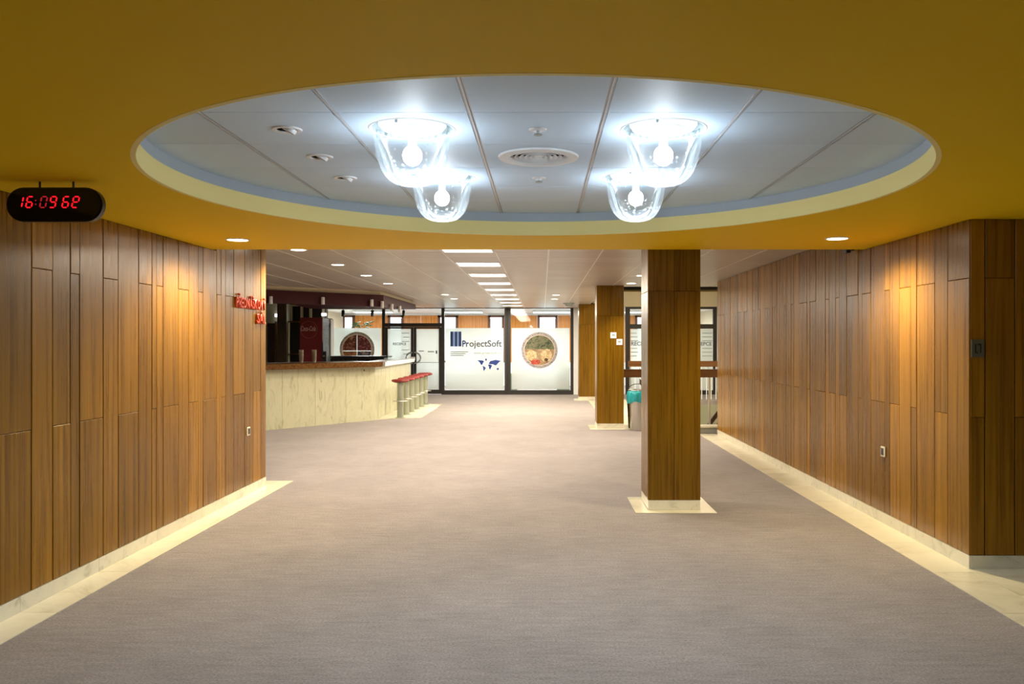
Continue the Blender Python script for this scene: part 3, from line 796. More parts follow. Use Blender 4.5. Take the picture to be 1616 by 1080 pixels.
# round stickers: coffee-and-food photographs in a grey ring
def disc_bm(cx_,cz_,r0,r1,y0,y1,n=56):
    b=BM()
    if r0<=0: return prism_y(b,[(cx_+r1*math.cos(2*PI*i/n),cz_+r1*math.sin(2*PI*i/n)) for i in range(n)],y0,y1)
    return lathe(b,[(r0,y0),(r1,y0),(r1,y1),(r0,y1)],(cx_,0,cz_),n,'y',close=True)
def photo_mat(name,cols,scale,seed=0):
    m,nt,b=newmat(name); L=nt.links
    tc=N(nt,'ShaderNodeTexCoord'); mp=N(nt,'ShaderNodeMapping'); mp.inputs['Location'].default_value=(seed,seed*.7,seed*.3); L.new(tc.outputs['Object'],mp.inputs[0])
    n=N(nt,'ShaderNodeTexNoise'); n.inputs['Scale'].default_value=scale; n.inputs['Detail'].default_value=4; n.inputs['Distortion'].default_value=1.2; L.new(mp.outputs[0],n.inputs[0])
    cr=N(nt,'ShaderNodeValToRGB'); e=cr.color_ramp.elements; e[0].position=.3; e[0].color=(*cols[0],1); e[1].position=.7; e[1].color=(*cols[-1],1)
    for k,c_ in enumerate(cols[1:-1]): q=e.new(.3+.4*(k+1)/(len(cols)-1)); q.color=(*c_,1)
    L.new(n.outputs['Fac'],cr.inputs[0]); L.new(cr.outputs[0],b.inputs['Base Color']); b.inputs['Roughness'].default_value=.4
    return m
def ring_mat(name,a,b_):
    m,nt,b=newmat(name); L=nt.links
    tc=N(nt,'ShaderNodeTexCoord'); v=N(nt,'ShaderNodeTexVoronoi'); v.inputs['Scale'].default_value=22; L.new(tc.outputs['Object'],v.inputs[0])
    cr=N(nt,'ShaderNodeValToRGB'); e=cr.color_ramp.elements; e[0].position=.3; e[0].color=(*a,1); e[1].position=.5; e[1].color=(*b_,1); L.new(v.outputs['Distance'],cr.inputs[0]); L.new(cr.outputs[0],b.inputs['Base Color']); b.inputs['Roughness'].default_value=.5
    return m
M_RINGM=ring_mat('sticker_ring',(.22,.20,.21),(.45,.42,.42)); M_RINGL=plain('sticker_line',(.70,.60,.52),.5)
def clip_disc(cx_,cz_,r,x0,x1,z0,z1,y0,y1,n=64):
    pts=[]
    for i in range(n):
        a=2*PI*i/n; pts.append((min(max(cx_+r*math.cos(a),x0),x1),min(max(cz_+r*math.sin(a),z0),z1)))
    out=[]
    for p in pts:
        if not out or (abs(p[0]-out[-1][0])+abs(p[1]-out[-1][1])>1e-5): out.append(p)
    if abs(out[0][0]-out[-1][0])+abs(out[0][1]-out[-1][1])<1e-5: out.pop()
    b=prism_y(BM(),out,y0,y1); return b
# right: bread and meadow
cx_,cz_=at(851.5,553,yp); Rr=28.6*yp/F
g=thing('round_sticker','round food picture with grey ring on the right frosted pane','sticker',(cx_,yp,cz_))
obj('grey_ring',disc_bm(cx_,cz_,Rr*.86,Rr,yp-.003,yp),M_RINGM,g,org=(cx_,yp,cz_))
obj('pale_line',disc_bm(cx_,cz_,Rr*.82,Rr*.86,yp-.004,yp),M_RINGL,g)
obj('green_picture',clip_disc(cx_,cz_,Rr*.82,cx_-9,cx_+9,cz_+.03,cz_+9,yp-.003,yp),photo_mat('print_green',[(.02,.03,.015),(.10,.13,.06),(.22,.20,.12),(.10,.20,.06)],9),g,org=(cx_,yp,cz_))
obj('table_picture',clip_disc(cx_,cz_,Rr*.82,cx_-9,cx_+9,cz_-9,cz_+.03,yp-.003,yp),photo_mat('print_table',[(.10,.05,.03),(.42,.28,.15),(.60,.45,.28)],6,3),g,org=(cx_,yp,cz_))
M_BREAD=photo_mat('print_bread',[(.45,.28,.12),(.70,.55,.30),(.80,.70,.45)],10,5)
def blob_px(name,cx2,cy2,rx,ry,mat,parent,n=20,yy=None,j=.1):
    yy=yy or yp-.003
    pts=[(cx2+rx*math.cos(2*PI*i/n)*(1+R.uniform(-j,j)),cy2+ry*math.sin(2*PI*i/n)*(1+R.uniform(-j,j))) for i in range(n)]
    return poly_px(name,pts,mat,parent,yy,.001)
blob_px('bread_print',839,561,8.6,8.2,M_BREAD,g); blob_px('bread_print',862.5,561,9.6,10,M_BREAD,g)
blob_px('sausage_print',845,571.5,7.5,4.2,photo_mat('print_red',[(.30,.02,.01),(.55,.06,.03),(.75,.25,.18)],14,2),g,yy=yp-.0045)
blob_px('dark_print',862,568,3,2.6,plain('print_brown',(.10,.045,.02),.6),g,yy=yp-.0045)
# left: coffee in four quarters
yq=YG-.02
cx_,cz_=at(563.5,551.5,yq); Rr=27.5*yq/F
g=thing('round_sticker','round coffee picture in four quarters on the glass behind the bar','sticker',(cx_,yq,cz_))
obj('grey_ring',disc_bm(cx_,cz_,Rr*.88,Rr,yq-.003,yq),ring_mat('sticker_ring_tan',(.24,.22,.19),(.46,.43,.37)),g,org=(cx_,yq,cz_))
obj('pale_line',disc_bm(cx_,cz_,Rr*.82,Rr*.88,yq-.004,yq),M_RINGL,g)
for k,(sx,sz) in enumerate(((-1,1),(1,1),(-1,-1),(1,-1))):
    a=(cx_-9,cx_-.012) if sx<0 else (cx_+.012,cx_+9); b_=(cz_+.012-.05,cz_+9) if sz>0 else (cz_-9,cz_-.012-.05)
    mt=photo_mat('print_coffee_%d'%k,[[(.03,.012,.01),(.16,.03,.02),(.60,.30,.18)],[(.02,.01,.01),(.14,.02,.03),(.55,.22,.20)],[(.02,.01,.008),(.35,.14,.04),(.60,.30,.12)],[(.01,.01,.012),(.06,.06,.08),(.40,.34,.32)]][k],[9,12,6,8][k],k*3)
    obj('quarter_picture',clip_disc(cx_,cz_,Rr*.82,a[0],a[1],b_[0],b_[1],yq-.003,yq),mt,g,org=(cx_,yq,cz_))
# texts on the doors
g=thing('door_lettering','dark reception lettering with fine lines on the left door leaf','lettering',(at(630,0,yp)[0],yp,1.5))
x0,zb_=at(620,544.8,yp); text_fit('lettering','RECEPCE',x0,at(641,0,yp)[0],zb_,yp-.001,M_PGREY,g,bold=.02)
q=BM()
for k in range(6):
    if k==3: continue
    rect_px(q,636 if k%2 else 634,646,525.5+k*6.6,526.4+k*6.6)
obj('fine_print',q,M_PFAINT,g)
g=thing('door_pictogram','small black figure and fine print on the right door leaf','lettering',(at(689,0,yp)[0],yp,1.3))
q=BM(); rect_px(q,687.6,690,553.5,558.5); obj('figure',q,M_PGREY,g)
q=BM(); rect_px(q,661,669,553.6,555); rect_px(q,675,685,554.4,556); rect_px(q,658,692,572,572.7); obj('fine_print',q,M_PFAINT,g)

# wall right of the partition and the stairwell glazing
struct('wall_far', box(.95,2.50,YG-.06,YG+.06,0,3.6), M_WHITE)
r=struct('window_4',loc=(2.55,YG,0))
XA,XB=2.60,5.26
post(r,XA,.14); post(r,XB,.12)
obj('head_rail',box(XA+.07,XB-.06,YG-.05,YG+.05,ZT-.04,ZT+.03),M_FRAME,r)
obj('mid_rail',box(XA+.07,XB-.06,YG-.05,YG+.05,DZ-.06,DZ+.08),M_FRAME,r)
obj('sill_rail',box(XA+.07,XB-.06,YG-.05,YG+.05,0,.13),M_FRAME,r)
pane(r,XA+.07,XB-.06,DZ+.08,ZT-.04,name='transom_pane'); pane(r,XA+.07,XB-.06,.13,DZ-.06); pane(r,XA+.09,XB-.08,.15,DZ-.07,YG-.012,M_FROST,'frosted_film')
obj('post',box(3.85,3.93,YG-.05,YG+.05,.13,DZ-.06),M_FRAME,r)
for (pa,pb,side) in ((996,1030,'left'),(1092,1123,'right')):
    g=thing('glass_lettering','reception lettering with fine lines on the stairwell glass, %s part'%side,'lettering',(at((pa+pb)/2,0,yp)[0],yp,1.5))
    x0,zb_=at(pa,545.5,yp); text_fit('lettering','RECEPCE',x0,at(pb,0,yp)[0],zb_,yp-.001,M_PGREY,g,bold=.02)
    q=BM()
    for k in range(7):
        if k==3: continue
        if side=='left': rect_px(q,995,1005+k%3,525.5+k*6,526.5+k*6)
        else: rect_px(q,1108,1124,525.5+k*6,526.5+k*6)
    obj('fine_print',q,M_PFAINT,g)
struct('wall_above_glass', box(2.5,5.5,YG-.06,YG+.06,ZT+.03,3.6), M_CREAM)
struct('ceiling', box(1.5,5.5,16.3,YG+.1,3.6,3.7), M_CREAM)
wss=struct('wall_stair_side', box(1.38,1.5,16.4,YG-.07,HC+.02,3.6), M_CREAM)
tt=struct('trim_5', box(1.5,5.5,16.3,16.42,HC+.005,3.6), M_CREAM)
obj('dark_fascia',box(1.5,5.5,16.27,16.298,HC-.04,HC+.06),M_FRAME,tt)
obj('olive_lip',box(1.5,5.5,16.44,16.50,HC-.06,HC+.04),plain('olive_paint',(.22,.17,.04),.6),tt)
struct('wall_corner_right', box(XR+.3,5.5,YR-.02,YR,0,2.7), M_CREAM)
light('AREA',(3.5,19.5,3.55),150,NEUT,1.2,1.2)

# ------------------------------------------------------------------ office behind the glass
YO=31.0
off=struct('wall_office')
wins=[(at(a,0,YO)[0],at(b_,0,YO)[0]) for a,b_ in ((540,560),(612,637),(691,723),(770,796),(848,880),(902,934),(1002,1030),(1080,1112),(1128,1150))]
xprev=-7.3; Z_T=1.6+42*YO/F
segs=[]
for a,b_ in wins: segs.append((xprev,a)); xprev=b_
segs.append((xprev,5.5))
for a,b_ in segs:
    if b_<=a: continue
    nsub=max(1,int((b_-a)/.62))
    for k in range(nsub):
        u0=a+(b_-a)*k/nsub; u1=a+(b_-a)*(k+1)/nsub
        obj('panel',box(u0+.004,u1-.004,YO,YO+.04,.85,Z_T),M_OFFW,off,org=((u0+u1)/2,YO,1.5))
obj('wall_base',box(-7.3,5.5,YO+.0,YO+.1,0,.85),M_WHITE,off); obj('wall_head',box(-7.3,5.5,YO,YO+.1,Z_T,2.7),M_WHITE,off)
for k,(a,b_) in enumerate(wins):
    r=struct('window_%d'%(5+k),loc=(a,YO,0))
    q=BM(); abox(q,a,a+.09,YO-.03,YO+.05,.85,Z_T); abox(q,b_-.09,b_,YO-.03,YO+.05,.85,Z_T); abox(q,a,b_,YO-.03,YO+.05,Z_T-.07,Z_T); abox(q,a,b_,YO-.03,YO+.05,.85,.92)
    obj('frame',q,plain('brown_frame',(.16,.06,.035),.5),r)
    obj('pane',box(a+.09,b_-.09,YO+.0,YO+.008,.92,Z_T-.07),M_GLASS,r)
struct('ceiling', box(-7.3,5.5,YG+.1,YO,HC+.005,HC+.03), M_WHITE)
for k,x in enumerate((-5.6,-2.6,.3,3.2)):  # panel lights added to brighten the office behind the glass
    t=thing('added_office_light',('added flat white office ceiling panel light behind the bar end','added flat white office ceiling panel light behind the company logo','added flat white office ceiling panel light behind the right sticker','added flat white office ceiling panel light behind the stairwell glass')[k],'ceiling light',(x,28,HC))
    obj('housing',box(x-.62,x+.62,27.7,28.3,HC-.06,HC),M_WHITE,t); obj('diffuser',box(x-.6,x+.6,27.72,28.28,HC-.066,HC-.061),M_TUBE,t)
    light('AREA',(x,28,HC-.08),85,(.93,.97,1),1.1,.5,parent=t)
# office furniture seen through the film
M_OG=plain('sage_cabinet',(.28,.34,.24),.5)
def cabinet(x0,x1,y0,h,lab):
    t=thing('office_cabinet',lab,'cabinet',((x0+x1)/2,y0,0))
    obj('body',box(x0,x1,y0+.02,y0+.45,.0,h-.03),M_OG,t); obj('top',box(x0-.01,x1+.01,y0,y0+.46,h-.03,h),M_OG,t)
    m_=(x0+x1)/2
    for a,b_ in ((x0,m_),(m_,x1)): dd=obj('door',box(a+.005,b_-.005,y0,y0+.02,.06,h-.04),M_OG,t); obj('handle',box(m_+(-.05 if a==x0 else .04),m_+(-.04 if a==x0 else .05),y0-.02,y0,h*.55,h*.7),M_STEEL,dd)
x0,z0=at(879,581,26.3); x1,_=at(899,0,26.3); cabinet(x0,x1,26.2,z0,'sage green cabinet under the potted plant behind the right frosted pane')
x0,z0=at(800,590,26.6); x1,_=at(816,0,26.6); cabinet(x0,x1,26.6,z0,'pale green cabinet at the left edge of the right frosted pane')
M_LEAF=plain('leaf_green',(.025,.11,.012),.6,spec=.2); M_POT=plain('grey_pot',(.25,.27,.28),.5)
def plant(x,y,z,h,n,lab,pot=.08,spread=.3,ls=.16):
    t=thing('potted_plant',lab,'plant',(x,y,z))
    obj('pot',lathe(BM(),[(0,0),(pot*.75,0),(pot,.16),(pot*.9,.16),(pot*.85,.13),(0,.13)],(x,y,z),20),M_POT,t,smooth=True)
    for k in range(n):
        a=2*PI*k/n+R.uniform(-.3,.3); hh=h*R.uniform(.55,1); sp=spread*R.uniform(.4,1)
        p=[(x,y,z+.13),(x+sp*.35*math.cos(a),y+sp*.35*math.sin(a),z+.13+hh*.6),(x+sp*math.cos(a),y+sp*math.sin(a),z+.1+hh)]
        st=obj('stem',tube(BM(),p,.006,5),M_LEAF,t)
        for u in (.55,.8,1.0):
            q=Vector(p[1]).lerp(Vector(p[2]),u); b=BM(); aa=a+R.uniform(-1.2,1.2); ll=ls*R.uniform(.7,1.2)
            d_=Vector((math.cos(aa),math.sin(aa),R.uniform(-.5,.4))).normalized(); s2=d_.cross(Vector((0,0,1))).normalized(); up=Vector((0,0,.012))
            vs_=[b.verts.new(v_) for v_ in (q,q+d_*ll*.4+s2*ll*.28,q+d_*ll,q+d_*ll*.4-s2*ll*.28,q+d_*ll*.45-up*2,q+d_*ll*.45+up*.5)]
            for f_ in ((0,1,5),(1,2,5),(2,3,5),(3,0,5),(0,4,1),(1,4,2),(2,4,3),(3,4,0)): b.faces.new([vs_[i_] for i_ in f_])
            obj('leaf',b,M_LEAF,st)
    return t
x,z=at(889,581,26.2); plant(x,26.45,z+.001,.5,6,'potted plant on the sage cabinet behind the right frosted pane',spread=.22,ls=.13)
x,_=at(566,0,26.6); t_=plant(x,26.9,1.75,.42,9,'green potted plant showing above the frosted film behind the bar',spread=.34,ls=.2)
t_2=thing('plant_shelf','tall white shelf under the green plant behind the coffee sticker','shelf',(x,26.9,0))
for k in range(5): obj('board',box(x-.3,x+.3,26.7,27.1,.42*k,.42*k+.03) if k else box(x-.3,x+.3,26.7,27.1,0,.03),M_WHITE,t_2)
obj('board',box(x-.3,x+.3,26.7,27.1,1.72,1.75),M_WHITE,t_2)
for s_ in (-1,1): obj('side',box(x+s_*.315-.015,x+s_*.315+.015,26.7,27.1,0,1.75),M_WHITE,t_2)

# ------------------------------------------------------------------ bar counter
A0=(-6.6,13.25); A1=(-4.99,15.32); B1=(-3.43,17.3); B2=(-3.43,22.0)
bar=thing('bar_counter','cream marble bar counter with dark wooden top, left behind the wall','bar',(-4,17.5,0))
def off_line(p,q,d0):
    v=Vector((q[0]-p[0],q[1]-p[1])); nrm=Vector((-v.y,v.x)).normalized(); return (p[0]+nrm.x*d0,p[1]+nrm.y*d0),(q[0]+nrm.x*d0,q[1]+nrm.y*d0)
# front marble slabs along A0-B1
L0=Vector(B1)-Vector(A0); ln=L0.length; dirv=L0.normalized(); nin=Vector((-dirv.y,dirv.x))
ns=7
for k in range(ns):
    a=Vector(A0)+dirv*(ln*k/ns+.002); b_=Vector(A0)+dirv*(ln*(k+1)/ns-.002); c1_=b_+nin*.04; c2_=a+nin*.04
    m_=(a+b_)/2
    obj('marble_slab',prism(BM(),[tuple(a),tuple(b_),tuple(c1_),tuple(c2_)],0,1.095),M_MARBC,bar,org=(m_.x,m_.y,.5))
for k in range(8):
    ya=B1[1]+(B2[1]-B1[1])*k/8+.002; yb=B1[1]+(B2[1]-B1[1])*(k+1)/8-.002
    obj('marble_slab',box(B1[0]-.04,B1[0],ya,yb,0,1.08),M_MARBC,bar,org=(B1[0],(ya+yb)/2,.5))
obj('marble_slab',box(B2[0]-.55,B2[0]-.041,B2[1]-.04,B2[1],0,1.08),M_MARBC,bar,org=(B2[0]-.2,B2[1],.5))
# core
i0=Vector(A0)+nin*.05; 
cor=[tuple(Vector(A0)+nin*.045),tuple(Vector(B1)+nin*.045+Vector((-.02,.0))),(-3.475,B1[1]+.05),(-3.475,21.95),(-3.95,21.95),(-3.95,17.8),tuple(Vector(A0)+nin*.55)]
obj('core',prism(BM(),cor,0,1.07),M_DARK,bar)
o1=Vector(A0)-nin*.14; o2=Vector((-3.235,17.28))
tp=[tuple(o1),(o2.x+.0,o2.y-.14),(o2.x,o2.y+.0),(-3.235,17.42),(-3.95,17.9),tuple(Vector(A0)+nin*.6)]
obj('wooden_top',prism(BM(),tp,1.10,1.20),M_WOODX,bar,bevel=.006)
obj('marble_top',box(-4.0,-3.33,17.43,22.05,1.085,1.165),marble('white_marble',(.80,.80,.80),(.55,.55,.58),3,.15),bar,bevel=.004,org=(-3.6,19,1.1))
obj('inner_ledge',prism(BM(),[(-6.4,14.6),(-4.75,16.55),(-4.4,16.8),(-3.97,17.95),(-3.97,18.1),(-4.6,18.0),(-6.4,16.0)],1.15,1.185),M_WHITE,bar)
obj('coin_hook',tube(BM(),[(-3.6,17.06,1.04),(-3.59,17.03,1.04),(-3.58,17.0,1.02)],.01,6),M_BLACK,bar)
# marble floor border of the bar
t6=struct('trim_6'); 
for k,(ya,yb) in enumerate(((17.30,18.4),(18.4,19.5),(19.5,20.6),(20.6,21.66))):
    q=[(-3.42,ya+.003),(-2.55 if k or 1 else 0,ya+.003 if k else 17.84),(-2.56,yb-.003),(-3.42,yb-.003)]
    if k==0: q=[(-3.42,17.31),(-3.18,17.62),(-2.55,17.85),(-2.55,yb-.003),(-3.42,yb-.003)]
    if k==3: q=[(-3.42,ya+.003),(-2.56,ya+.003),(-2.58,21.66),(-3.42,22.0)]
    obj('marble_tile',prism(BM(),q,.0005,T),M_MARB,t6,org=(-3,(ya+yb)/2,0))

# canopy over the bar
can=thing('bar_canopy','dark red canopy hanging over the marble bar','canopy',(-4,17.5,2.32))
cp=[(-6.5,14.12),(-3.25,17.3),(-3.25,21.7),(-3.5,21.7),(-3.72,18.7),(-4.6,18.6),(-5.02,18.2),(-4.78,16.1),(-6.65,14.3)]
b=prism(BM(),cp,2.32,2.56)
for v_ in b.verts:
    if v_.co.z<2.4 and v_.co.y>21: v_.co.z=2.44
obj('canopy_body',b,M_MAROON,can)
obj('cream_cap',prism(BM(),[(-6.45,14.25),(-3.32,17.33),(-3.32,21.6),(-3.6,21.6),(-3.8,18.6),(-4.8,17.9),(-4.85,16.2),(-6.55,14.4)],2.561,HC-.001),M_CREAM,can)
def spot(x,y,z,mat,lab,br,h=.14,r=.034,grp='spotlights on the bar canopy'):
    t=thing('bar_spotlight',lab,'spotlight',(x,y,z),group=grp)
    obj('bracket',tube(BM(),[(x,y,z+h*.7),(x+br[0],y+br[1],z+h*.7+br[2])],.009,6),M_BLACK,t)
    obj('can',lathe(BM(),[(0,h),(r*.8,h),(r,h-.01),(r,0),(r*.85,0),(r*.8,.02),(0,.02)],(x,y,z),20),mat,t,smooth=True)
def fas(px,dz=0):   # point on the diagonal fascia that the photo shows at px
    for k in range(2000):
        s_=k/2000; x_=-6.5+s_*3.25; y_=14.12+s_*3.18
        if 856+x_*F/y_>=px: return x_,y_
    return x_,y_
for px,pz,lab in ((425.5,474,'white can spotlight at the canopy left end beside the wall edge'),(507.5,475,'white can spotlight in the middle of the dark red canopy front'),(584.5,478.5,'white can spotlight left of the canopy corner'),(601,481,'white can spotlight at the canopy corner')):
    x_,y_=fas(px); z_=1.6+(540-pz)*y_/F-.07; spot(x_+.035,y_-.045,z_,M_WHITE,lab,(-.050,.049,0))
for y_,lab in ((18.0,'white can spotlight on the canopy side, first behind the corner'),(19.0,'white can spotlight on the canopy side, second behind the corner')): spot(-3.205,y_,2.27,M_WHITE,lab,(-.047,0,0))
for px,yy,lab in ((541.4,18.4,'black can spotlight hanging under the canopy middle'),(587.7,18.4,'black can spotlight hanging under the canopy near its corner'),(637,20.6,'black can spotlight under the far end of the canopy')):
    spot(at(px,0,yy)[0],yy,2.155 if yy<20 else 2.23,M_BLACK,lab,(0,0,.07 if yy<20 else .09))

# bar stools
SY=[17.8+.752*k for k in range(6)]
def stool(lab):
    t=thing('bar_stool',lab,'stool',(0,0,0),group='red bar stools along the marble bar')
    obj('floor_flange',lathe(BM(),[(0,0),(.11,0),(.11,.008),(.06,.02),(0,.02)],(0,0,T),28),M_PED,t,smooth=True)
    obj('pedestal',lathe(BM(),[(0,.02),(.068,.02),(.068,.74),(0,.74)],(0,0,T),28),M_PED,t,smooth=True)
    fr=obj('foot_ring',tube(BM(),[(.15*math.cos(2*PI*k/24),.15*math.sin(2*PI*k/24),.36) for k in range(24)],.011,8,True),M_STEEL,t,smooth=True)
    for k in range(3):
        a=2*PI*k/3+.4; obj('spoke',tube(BM(),[(.06*math.cos(a),.06*math.sin(a),.36),(.15*math.cos(a),.15*math.sin(a),.36)],.009,6),M_STEEL,fr)
    obj('seat_plate',lathe(BM(),[(0,.745),(.12,.745),(.13,.755),(0,.755)],(0,0,0),28),M_BLACK,t)
    obj('seat',lathe(BM(),[(0,.756),(.155,.756),(.178,.768),(.186,.785),(.178,.806),(.15,.816),(.08,.812),(0,.808)],(0,0,0),36),M_RED,t,smooth=True)
    return t
names=['nearest the camera','second nearest','third nearest','fourth nearest','second farthest','farthest, by the glass doors']
s0=stool('round red-seated bar stool on a metal post, '+names[0]); s0.location=(-2.99,SY[0],0)
for k in range(1,6): dup(s0,(-2.99,SY[k],0),'round red-seated bar stool on a metal post, '+names[k],rz=k*.7)

# things on and behind the bar
M_CUP=mixmat('clear_plastic',1,(.9,.86,.78),.35,(.75,.68,.55),.8,.1)
def cups(px,y,lab,n=6):
    x,_=at(px,0,y); t=thing('cup_stack',lab,'cups',(x,y,1.20))
    for k in range(n):
        z=1.2+k*.026
        obj('cup',lathe(BM(),[(0,z+.002),(.032,z),(.046,z+.115),(.049,z+.118),(.044,z+.115),(.030,z+.006)],(x,y,0),20),M_CUP,t,smooth=True)
cups(475.5,16.25,'stack of clear plastic cups on the wooden bar top, left one')
cups(496,16.45,'stack of clear plastic cups on the wooden bar top, right one')
x,_=at(512.5,0,17.3)
t=thing('dispenser','black rounded dispenser behind the wooden bar top','dispenser',(x,17.3,1.2012))
obj('body',box(x-.045,x+.045,17.25,17.37,1.2012,1.41),M_BLACK,t,bevel=.02,seg=3); obj('spout',box(x-.012,x+.012,17.20,17.25,1.30,1.33),M_STEEL,t)
# fridge
y=21.0; x0,zt=at(473,501.5,y); x1,_=at(509,0,y)
fr=thing('drinks_fridge','tall dark red drinks fridge with a white script circle logo behind the bar','fridge',((x0+x1)/2,y,0))
M_FR=plain('fridge_red',(.17,.006,.012),.3)
obj('cabinet',box(x0,x1,y+.045,y+.65,.05,zt),M_BLACK,fr,bevel=.01)
obj('base',box(x0+.02,x1-.02,y+.06,y+.6,0,.05),M_BLACK,fr)
dr=obj('door',box(x0,x1,y,y+.04,.06,zt),M_FR,fr,bevel=.01,seg=2)
obj('handle',box(x1+.001,x1+.022,y-.03,y+.0,.8,1.6),M_BLACK,dr)
lx,lz=at(487.5,520.5,y); 
obj('logo_circle',disc_bm(lx,lz,.205,.212,y-.003,y-.0005),plain('logo_faint',(.40,.16,.14),.5),dr)
text_fit('logo_lettering','Coca-Cola',lx-.20,lx+.17,lz-.03,y-.003,plain('logo_cream',(.65,.42,.38),.5),dr,bold=.012,shear=.35,height=.12)
# dark back bar
YB2=22.0
bb=thing('back_bar','dark tall back bar shelving with cream framed openings beside the red fridge','shelving',(-6.2,YB2,0))
X=lambda px,y=YB2: at(px,0,y)[0]
Zp=lambda py_,y=YB2: at(0,py_,y)[1]
obj('post',box(X(444),X(456),YB2-.35,YB2-.2,0,HC-.01),plain('dark_brown',(.05,.028,.012),.5),bb)
obj('carcass',box(X(456),X(512),YB2+.1,YB2+.35,0,HC-.01),plain('near_black',(.012,.009,.008),.5),bb)
for a,b_ in ((457,477),(488,511)):
    q=BM(); abox(q,X(a),X(a+3),YB2,YB2+.1,Zp(508),Zp(481)); abox(q,X(b_-3),X(b_),YB2,YB2+.1,Zp(508),Zp(481)); abox(q,X(a+3),X(b_-3),YB2,YB2+.1,Zp(483.5),Zp(481)); obj('cream_frame',q,M_CREAM,bb)
obj('shelf_board',box(X(456),X(473),YB2-.1,YB2+.1,Zp(560),Zp(558.6)),M_RAIL,bb); obj('shelf_board',box(X(456),X(473),YB2-.1,YB2+.1,Zp(509),Zp(507)),M_RAIL,bb)
obj('side_frame',box(X(455),X(457),YB2-.1,YB2,0.4,Zp(507)),M_CREAM,bb)
wb=struct('wall_bar', box(-7.3,-5.80,YB2+.36,YB2+.5,0,HC), M_CREAM)
dr=struct('door_2',loc=(-7.0,YB2+.36,0)); obj('door_leaf',box(-7.25,X(434.5,YB2+.36),YB2+.31,YB2+.358,0,Zp(510)),plain('door_maroon',(.035,.008,.010),.4),dr); obj('door_handle',box(-7.08,-6.98,YB2+.28,YB2+.31,1.0,1.03),M_STEEL,dr)
q=BM(); abox(q,X(434.8,YB2+.36),X(437,YB2+.36),YB2+.30,YB2+.358,0,Zp(507)); obj('door_frame',q,M_RAIL,dr)
x_,z_=at(427,496.5,YB2-.5)
g=thing('wall_tube_lamp','short white lit tube lamp above the dark door behind the bar','lamp',(x_,YB2-.2,z_))
obj('tube',tube(BM(),[(x_-.12,YB2+.25,z_),(x_+.12,YB2+.25,z_)],.045,16),emis('tube_lamp_glow',(.95,.97,.9),1.1),g,smooth=True)
for s_ in(-1,1): obj('end_cap',tube(BM(),[(x_+s_*.12,YB2+.25,z_),(x_+s_*.14,YB2+.25,z_)],.047,16),M_WHITE,g)
obj('mount',box(x_-.03,x_+.03,YB2+.25,YB2+.359,z_-.02,z_+.02),M_WHITE,g)
# second small lamp seen right of the frames
x_,z_=at(506.5,496,YB2-.4)
g=thing('wall_tube_lamp','short white lit tube lamp above the red fridge','lamp',(x_,YB2,z_))
obj('tube',tube(BM(),[(x_-.06,YB2-.1,z_),(x_+.06,YB2-.1,z_)],.04,16),emis('tube_lamp_glow_2',(.95,.97,.9),1.0),g,smooth=True)
obj('mount',box(x_-.02,x_+.02,YB2-.1,YB2+.1,z_-.02,z_+.02),M_WHITE,g)
# tall arched panel
y=22.5; x0,zt=at(512.5,502,y); x1,_=at(522.5,0,y); rr=(x1-x0)/2
g=thing('arched_display','tall narrow white arch-topped display beside the red fridge','display',((x0+x1)/2,y,0))
out=[(x0,0),(x1,0),(x1,zt-rr)]+[((x0+x1)/2+rr*math.cos(PI*k/12),zt-rr+rr*math.sin(PI*k/12)) for k in range(1,12)]+[(x0,zt-rr)]
obj('frame',prism_y(BM(),out,y,y+.3),M_WHITE,g)
ii=.03; out2=[(x0+ii,.3),(x1-ii,.3),(x1-ii,zt-rr)]+[((x0+x1)/2+(rr-ii)*math.cos(PI*k/12),zt-rr+(rr-ii)*math.sin(PI*k/12)) for k in range(1,12)]+[(x0+ii,zt-rr)]
obj('panel',prism_y(BM(),out2,y-.006,y-.001),plain('display_grey',(.50,.52,.48),.4),g)
obj('dark_screen',box(x0+ii+.005,x1-ii-.005,y-.012,y-.007,Zp(518,y),Zp(510,y)),M_BLACK,g); obj('orange_label',box(x0+ii+.005,x1-ii-.005,y-.012,y-.007,Zp(509.5,y),Zp(504.5,y)),plain('label_orange',(.55,.22,.10),.5),g)
obj('side_pole',tube(BM(),[(x1-.012,y-.03,0.2),(x1-.012,y-.03,zt-.15)],.012,8),M_GREY,g)
# black back counter
y=21.4
x0,zt=at(521,562.3,y); x1,_=at(612,0,y)
g=thing('back_counter','low black work counter behind the bar under the coffee sticker','counter',((x0+x1)/2,y,0))
obj('body',box(x0,x1-.1,y+.04,y+.55,.0,zt-.045),M_BLACK,g); obj('worktop',box(x0-.0,x1,y,y+.6,zt-.04,zt),M_BLACK,g,bevel=.004)
for k in range(4):
    a=x0+(x1-.1-x0)*k/4; b_=x0+(x1-.1-x0)*(k+1)/4
    dd=obj('door',box(a+.005,b_-.005,y+.015,y+.038,.08,zt-.06),M_BLACK,g); obj('handle',box(b_-.06,b_-.045,y-.005,y+.015,.7,.9),M_STEEL,dd)

